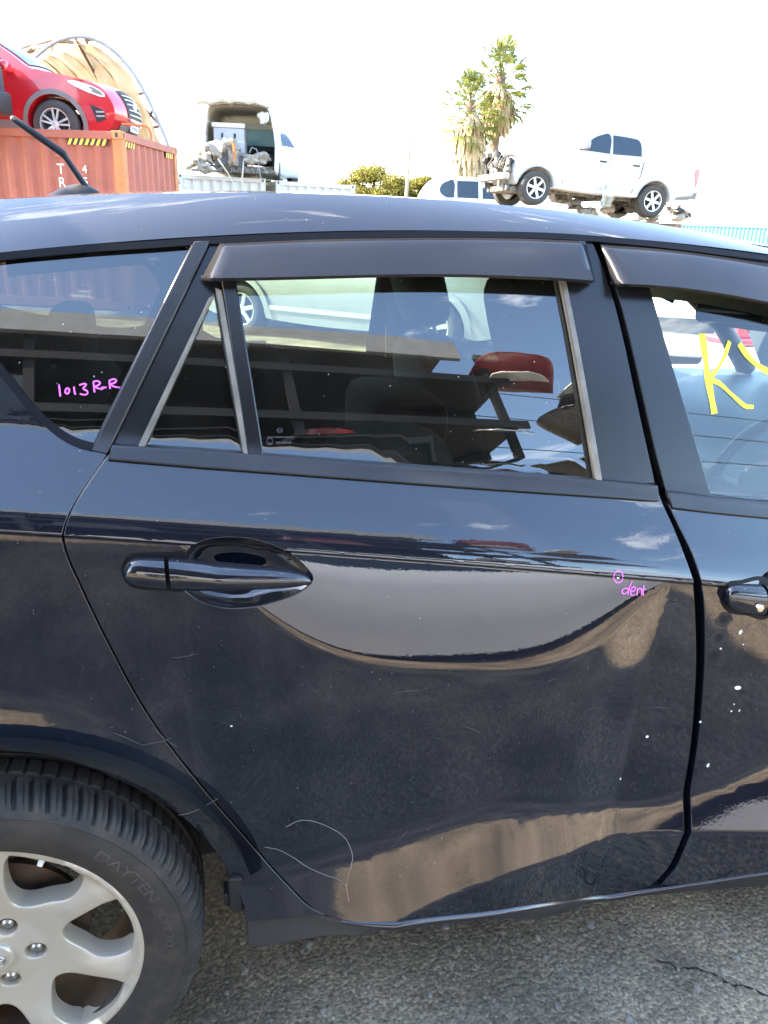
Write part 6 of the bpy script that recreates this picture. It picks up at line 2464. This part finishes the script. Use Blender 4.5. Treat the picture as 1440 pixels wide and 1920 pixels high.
def palm(label, px, py, Y, crown_r, skirt, seed, nleaf=46, trunk_px=None):
    rnd = random.Random(seed)
    p = at(px, py, Y)
    base = at(*(trunk_px or (px - 8, 360)), Y)
    P = empty('fan_palm', (base[0], Y, 0), 0)
    tag(P, label, 'palm', 'fan palms on the skyline')
    top = Vector((p[0] - base[0], 0, p[2] - crown_r * 0.75))
    b = MB()
    b.tube([(0, 0, 0), top * 0.35, top * 0.7, top], [0.32, 0.24, 0.22, 0.24], 12)
    b.build('trunk', 'bark', P, smooth=60)
    def fan(b, o, d, ln, sz, droop):
        d = d.normalized()
        tip = o + d * ln + Vector((0, 0, -droop * ln * 0.3))
        side = d.cross(Vector((0, 0, 1)))
        side = side.normalized() if side.length > 0.01 else Vector((1, 0, 0))
        upv = side.cross(d).normalized()
        b.bar(o, tip, 0.03, 0.03)
        nb = 15
        for k in range(nb):
            a = rad(-78 + 156 * k / (nb - 1))
            dr = (d * math.cos(a) + side * math.sin(a)).normalized()
            l2 = sz * (0.72 + 0.28 * math.cos(a)) * rnd.uniform(0.85, 1.1)
            e1 = tip + dr * l2 * 0.62 + upv * 0.05 * rnd.uniform(-1, 1)
            e2 = tip + dr * l2 + Vector((0, 0, -l2 * (0.22 + 0.3 * rnd.random() * droop)))
            wv = (upv * 0.5 + dr.cross(upv)).normalized() * sz * 0.052
            b.add([tip, e1 - wv, e2, e1 + wv], [(0, 1, 2, 3)])
    b = MB()
    for i in range(nleaf):
        el = rad(85 - 112 * (i / nleaf) ** 0.85)
        az = i * 2.399 + rnd.uniform(-0.3, 0.3)
        d = Vector((math.cos(az) * math.cos(el), math.sin(az) * math.cos(el), math.sin(el)))
        fan(b, top + Vector((0, 0, 0.15 - 0.9 * i / nleaf * crown_r)), d, crown_r * rnd.uniform(0.45, 0.75), crown_r * rnd.uniform(0.46, 0.58), 0.3 + 0.9 * i / nleaf)
    obj('crown', b.v, b.f, 'palm_leaf', P)
    b = MB()
    for i in range(int(330 * skirt)):
        az = rnd.uniform(0, 6.28)
        z0 = top.z - crown_r * 0.35 - rnd.random() * skirt * 0.75
        ln = rnd.uniform(0.7, 1.5)
        r0 = 0.25 + 0.10 * rnd.random()
        r1 = crown_r * 0.30 + 0.45 * rnd.random()
        t_ = top * (z0 / top.z)
        a = Vector((t_.x + math.cos(az) * r0, t_.y + math.sin(az) * r0, z0))
        e = Vector((t_.x + math.cos(az) * r1, t_.y + math.sin(az) * r1, z0 - ln))
        m_ = (a + e) / 2 + Vector((math.cos(az), math.sin(az), 0)) * 0.15
        sd = Vector((-math.sin(az), math.cos(az), 0)) * rnd.uniform(0.03, 0.10)
        b.add([a - sd, a + sd, m_ + sd * 1.5, e + sd * 0.4, e - sd * 0.4, m_ - sd * 1.5], [(0, 1, 2, 5), (5, 2, 3, 4)])
    obj('dead_skirt', b.v, b.f, 'dead_frond', P)
    return P


palm('shorter fan palm with a thick skirt of dead fronds, on the left of the pair', 886, 136, 36, 1.45, 3.0, 41, trunk_px=(892, 360))
palm('taller fan palm with a bare trunk, on the right of the pair', 944, 82, 38, 1.6, 1.3, 42, trunk_px=(920, 330))

# ------------------------------------------------------------------ seen through the hatchback's windows
sil = car_outline(4.6, 3.7, 0.95, 0.33, 0.24, [(4.55, 0.85), (4.3, 0.95), (3.6, 1.02), (3.3, 1.05), (2.5, 1.48), (2.0, 1.55), (1.0, 1.55), (0.3, 1.46), (0.05, 1.0), (0.0, 0.7)], front=[(4.4, 0.26), (4.56, 0.4), (4.6, 0.6)], rear=[(0.05, 0.4), (0.3, 0.28)])
pa, pc = at(452, 592, 9.6), at(722, 600, 8.2)
SW = Vehicle('parked_car', 'silver wagon parked beyond the hatchback, seen through its rear door glass', (0, 0, 0), 0, sil, 0.9, 4.6, 0.95, paint='silver_paint')
th = math.atan2(pc[1] - pa[1], pc[0] - pa[0])
SW.root.rotation_euler = (0, 0, th)
SW.root.location = place((pa[0], pa[1], 0), th, (0.95, -0.86, 0))
for cx in (3.7, 0.95):
    SW.wheel(cx, 0.33, 0.33)
    ring = [(cx + 0.46 * math.cos(a), 0.33 + 0.46 * math.sin(a)) for a in np.linspace(rad(-5), rad(185), 26)] + [(cx + 0.38 * math.cos(a), 0.33 + 0.38 * math.sin(a)) for a in np.linspace(rad(185), rad(-5), 26)]
    SW.side('arch_flare', ring, 'silver_paint', 0.03, closed_smooth=False)
SW.side('rubbing_strip', [(1.42, 0.36), (3.22, 0.36), (3.22, 0.42), (1.42, 0.42)], 'white_paint', 0.025, closed_smooth=False)
SW.side('door_gap', [(2.30, 0.32), (2.315, 0.32), (2.315, 0.93), (2.30, 0.93)], 'grey_cladding', 0.004, closed_smooth=False)
SW.side('side_window', [(3.1, 1.0), (2.5, 1.42), (0.7, 1.42), (0.45, 1.02)], 'dark_glass', sharp=(0, 1, 2, 3))
SW.side('side_window', [(3.1, 1.0), (2.5, 1.42), (0.7, 1.42), (0.45, 1.02)], 'dark_glass', sharp=(0, 1, 2, 3))
SW.patch('windscreen', (3.25, 1.08), (2.55, 1.45), -0.85, 0.85, 'dark_glass', 0.012)

pi_ = at(835, 585, 11.0)
IB = empty('liquid_tote', (pi_[0], 11.0, 0.0), rad(-14))
tag(IB, 'white plastic liquid tote in a wire cage, seen through the hatchback', 'tote')
b = MB()
b.box((-0.55, 0.02, 0.16), (0.55, 0.98, 1.12), 0.06)
b.build('tank', 'ibc_plastic', IB, smooth=40)
for i in range(8):
    b = MB()
    x = -0.56 + 1.12 * i / 7
    b.tube([(x, 0, 0.14), (x, 0, 1.14)], 0.010, 6)
    b.build('cage_bar', 'galv_pipe', IB, smooth=60)
for i in range(6):
    b = MB()
    z = 0.16 + 0.95 * i / 5
    b.tube([(-0.57, -0.012, z), (0.57, -0.012, z)], 0.010, 6)
    b.build('cage_bar', 'galv_pipe', IB, smooth=60)
b = MB()
b.box((-0.57, 0, 0.0), (0.57, 1.0, 0.14), 0.02)
b.build('pallet', 'galv_pipe', IB)
b = MB()
pd_ = at(880, 575, 12.5)
b.lathe([(0, 0.9), (0.27, 0.9), (0.29, 0.86), (0.29, 0.62), (0.30, 0.60), (0.29, 0.58), (0.29, 0.33), (0.30, 0.31), (0.29, 0.29), (0.29, 0.02), (0, 0.0)], 32, 'z', (pd_[0], 12.5, 0))
dr = b.build('plastic_drum', 'blue_plastic', None, smooth=40)
tag(dr, 'blue plastic drum beside the white tote, seen through the hatchback', 'drum')
# white car beyond the front window
wo_ = car_outline(4.4, 3.5, 0.85, 0.32, 0.22, [(4.3, 0.78), (4.05, 0.88), (3.4, 0.96), (3.2, 0.99), (2.4, 1.38), (1.9, 1.44), (1.0, 1.44), (0.3, 1.2), (0.05, 0.95), (0.0, 0.7)], front=[(4.2, 0.24), (4.36, 0.35), (4.4, 0.55)], rear=[(0.05, 0.4), (0.3, 0.26)])
pf = at(1290, 585, 5.2)
WCAR = Vehicle('parked_car', 'white car nose-on beyond the hatchback, seen through its front window', (0, 0, 0), 0, wo_, 0.87, 4.4, 0.9, paint='white_paint')
th = rad(-118)
WCAR.root.rotation_euler = (0, 0, th)
WCAR.root.location = place((pf[0] + 0.55, pf[1], 0), th, (4.2, 0.55, 0))
WCAR.side('headlamp', [(4.22, 0.62), (4.16, 0.70), (3.9, 0.80), (3.7, 0.80), (3.85, 0.68)], 'lamp_lens', 0.014)
WCAR.patch('windscreen', (3.15, 1.01), (2.45, 1.36), -0.85, 0.85, 'dark_glass', 0.012)
WCAR.patch('grille', (4.40, 0.58), (4.36, 0.70), -0.45, 0.45, 'matt_black', 0.012)
WCAR.patch('lower_intake', (4.30, 0.28), (4.39, 0.45), -0.55, 0.55, 'matt_black', 0.012)
WCAR.wheel(3.5, 0.32, 0.32)
WCAR.wheel(0.85, 0.32, 0.32)
# stacked steel wheel with a red crate on it
ps = at(1372, 668, 3.6)
b = MB()
b.lathe([(0.0, 0.0), (0.20, 0.0), (0.205, 0.02), (0.185, 0.04), (0.175, 0.10), (0.185, 0.16), (0.205, 0.18), (0.19, 0.185), (0.17, 0.16), (0.0, 0.14)], 40, 'z', (ps[0], 3.6, ps[2] - 0.1))
sw_ = b.build('steel_wheel', 'white_paint', None, smooth=40)
tag(sw_, 'white steel wheel lying on a stack beyond the front window', 'wheel')
b = MB()
b.box((ps[0] - 0.30, 3.3, 0), (ps[0] + 0.30, 3.95, ps[2] - 0.11), 0.02)
wb_ = b.build('parts_bench', 'cont_white', None)
tag(wb_, 'low pale bench carrying the white steel wheel', 'bench')
b = MB()
b.box((ps[0] - 0.16, 3.45, ps[2] + 0.09), (ps[0] + 0.20, 3.75, ps[2] + 0.13), 0.01)
b.box((ps[0] - 0.05, 3.52, ps[2] + 0.13), (ps[0] + 0.10, 3.68, ps[2] + 0.20), 0.01)
rc_ = b.build('tool_tray', 'tail_lens', None)
tag(rc_, 'red plastic tool tray on the white steel wheel', 'tray')

# ------------------------------------------------------------------ behind the camera (mirrored in paint and glass)
RK = empty('parts_rack', (0, 0, 0), 0)
tag(RK, 'tall dark steel rack of car panels under a grey fascia, mirrored in the side glass', 'rack')
RY0, RY1 = -6.5, -7.9
for xx in (-7.0, -4.0, -1.0, 2.0, 4.9):
    for yy in (RY0, RY1):
        b = MB()
        b.box((xx - 0.06, yy - 0.05, 0), (xx + 0.06, yy + 0.05, 6.5))
        b.build('upright', 'rack_steel', RK)
for zz_ in (1.2, 2.5, 3.8, 4.9, 5.85):
    for yy in (RY0, RY1):
        b = MB()
        b.box((-7.0, yy + 0.052, zz_ - 0.07), (5.2, yy + 0.11, zz_ + 0.07))
        b.build('beam', 'rack_steel', RK)
    b = MB()
    b.box((-7.0, RY1, zz_ + 0.072), (5.2, RY0, zz_ + 0.10))
    b.build('shelf', 'rack_steel', RK)
b = MB()
b.box((-7.2, RY1 - 0.2, 0.0), (4.2, RY1 - 0.14, 6.5))
b.build('back_sheet', 'rack_steel', RK)
b = MB()
b.box((-7.2, RY0 + 0.12, 6.22), (4.5, RY0 + 0.22, 6.62))
b.build('fascia', 'fascia_grey', RK)
b = MB()
b.box((-7.2, RY1 - 0.3, 6.63), (4.5, RY0 + 0.1, 6.70))
b.build('rack_roof', 'fascia_grey', RK)
mat('panel_red', (0.22, 0.012, 0.02), rough=0.3, coat=1, var=0.1)
mat('panel_dark', (0.015, 0.018, 0.022), rough=0.25, coat=1, var=0.1)
mat('panel_silver', (0.5, 0.52, 0.54), rough=0.3, coat=1, var=0.05, metal=0.4)


def wing_panel(label, loc, rot, material, s=1.0):
    out = smooth_line([(-0.62, 0.36), (-0.66, 0.0), (-0.60, -0.34), (-0.34, -0.36)] + [(0.0 + 0.31 * math.cos(a), -0.36 + 0.31 * math.sin(a)) for a in np.linspace(math.pi * 0.97, 0.03, 9)] + [(0.44, -0.34), (0.60, -0.12), (0.52, 0.14), (0.1, 0.32), (-0.35, 0.40)], 0.06, True, sharp=(0, 2, 3, 4, 12))
    v, t = fill(out, (), 0.12)
    o = obj('car_wing', [(x * s, 0.10 * s * (z - 0.0) ** 2 - 0.25 * s * max(0, z - 0.12) + 0.05 * x * x, z * s) for x, z in v], t, material, None, smooth=60)
    o.modifiers.new('t', 'SOLIDIFY').thickness = 0.012
    o.location = loc
    o.rotation_euler = rot
    tag(o, label, 'car wing', 'loose panels on the parts rack')
    return o


def bonnet_panel(label, loc, rot, material, s=1.0):
    out = smooth_line([(-0.70, -0.5), (-0.5, 0.38), (-0.25, 0.52), (0.25, 0.52), (0.5, 0.38), (0.70, -0.5), (0.0, -0.58)], 0.07, True, sharp=(0, 5))
    v, t = fill(out, (), 0.12)
    o = obj('car_bonnet', [(x * s, y * s, (-0.10 * x * x - 0.06 * y * y) * s + (0.012 if abs(abs(x) - 0.3) < 0.05 else 0)) for x, y in v], t, material, None, smooth=60)
    o.modifiers.new('t', 'SOLIDIFY').thickness = 0.02
    o.location = loc
    o.rotation_euler = rot
    tag(o, label, 'bonnet', 'loose panels on the parts rack')
    return o


bonnet_panel('dark red bonnet on top of the parts rack, overhanging its end', (5.33, -6.40, 6.12), (rad(12), rad(8), rad(12)), 'panel_red', 1.0)
bonnet_panel('white bonnet on the top shelf of the parts rack', (5.19, -6.15, 5.82), (rad(-18), rad(14), rad(30)), 'dusty_white', 0.62)
bonnet_panel('pale bonnet under the red one on the parts rack', (6.16, -6.10, 5.64), (rad(22), rad(-12), rad(-25)), 'dusty_white', 0.62)
wing_panel('dark wing sticking out under the pale wings', (6.31, -6.20, 5.22), (rad(-72), rad(-4), rad(10)), 'panel_dark')
bonnet_panel('black bonnet on the fourth shelf, overhanging the rack end', (6.01, -6.30, 4.98), (rad(14), rad(6), rad(80)), 'panel_dark')
bonnet_panel('silver bonnet on the fourth shelf of the parts rack', (4.67, -6.15, 4.63), (rad(-26), rad(10), rad(15)), 'panel_silver', 0.6)
bonnet_panel('black bonnet on the third shelf, overhanging the rack end', (5.86, -6.30, 3.93), (rad(12), rad(8), rad(70)), 'panel_dark', 1.1)
wing_panel('charcoal wing on the third shelf of the rack', (5.26, -6.10, 3.70), (rad(-40), rad(-20), rad(-10)), 'panel_dark')
wing_panel('silver wing on the second shelf of the rack', (4.07, -6.15, 2.66), (rad(-45), rad(-10), rad(-10)), 'panel_silver', 0.7)
bonnet_panel('dark red bonnet standing in the middle bay of the rack', (2.36, -6.70, 4.33), (rad(78), 0, rad(4)), 'panel_red', 0.85)
bonnet_panel('black bonnet standing in the left bay of the rack', (-0.17, -6.70, 4.33), (rad(80), 0, rad(-3)), 'panel_dark', 0.9)
bonnet_panel('black bonnet standing low in the middle bay of the rack', (1.61, -6.70, 2.99), (rad(80), 0, rad(3)), 'panel_dark', 0.85)
bonnet_panel('black bonnet standing high in the left bay of the rack', (-1.37, -6.70, 5.37), (rad(80), 0, rad(-5)), 'panel_dark', 0.6)
# overhead wires
for k, (z0, z1, yy) in enumerate(((8.6, 6.0, -10.0), (9.6, 7.0, -10.3), (7.6, 5.4, -10.2))):
    b = MB()
    P_ = [(x, yy + 0.02 * x, z0 + (z1 - z0) * (x + 12) / 40 - 0.6 * (1 - ((x - 8) / 20) ** 2) * 0.5) for x in np.linspace(-12, 28, 25)]
    b.tube(P_, 0.012, 6)
    wi = b.build('overhead_wire', 'wire', None, smooth=60)
    tag(wi, ('lowest', 'topmost', 'middle')[(0, 1, 2)[k] if k != 2 else 0] + ' overhead wire mirrored in the door paint' if k != 0 else 'middle overhead wire mirrored in the door paint', 'wire', 'overhead wires')
# pale car parked behind the photographer
po_ = car_outline(6.0, 5.15, 0.85, 0.34, 0.16, [(5.92, 0.86), (5.6, 0.96), (5.0, 1.03), (4.75, 1.06), (3.9, 1.5), (3.4, 1.58), (1.0, 1.57), (0.45, 1.4), (0.05, 1.0), (0.0, 0.7)], front=[(5.8, 0.22), (5.96, 0.35), (6.0, 0.6)], rear=[(0.05, 0.4), (0.3, 0.24)])
PC = Vehicle('parked_car', 'long pale blue-grey car parked opposite, mirrored in the rear door', (4.75, -3.62, 0), rad(180), po_, 0.87, 6.0, 0.96, paint='pale_blue_paint')
PC.wheel(5.15, 0.34, 0.34)
PC.wheel(0.85, 0.34, 0.34)
PC.side('side_window', [(4.6, 1.03), (3.9, 1.43), (0.8, 1.43), (0.5, 1.05)], 'dark_glass', sharp=(0, 1, 2, 3))
PC.patch('windscreen', (4.7, 1.09), (3.95, 1.47), -0.85, 0.85, 'dark_glass', 0.012)
# unseen container added at the left, placed to shade the ground beside the hatchback
container('unseen blue container added close behind the hatchback to shade the ground beside it', (-1.4, -0.79, 0), 0.0, paint='cont_blue', frame='cont_blue', post='cont_blue')
# tin wall far behind
TW = empty('tin_fence', (0, 0, 0), 0)
tag(TW, 'tall corrugated tin fence beyond the parts rack', 'fence')
for i in range(12):
    V, F = [], []
    for k in range(25):
        x = 4.6 + i * 1.2 + k * 0.05
        o = 0.012 * math.cos(k * math.pi)
        V += [(x, -12 + o, 0), (x, -12 + o, 2.6)]
        if k:
            F.append((2 * k - 2, 2 * k, 2 * k + 1, 2 * k - 1))
    obj('tin_sheet', V, F, 'tin_wall', TW)
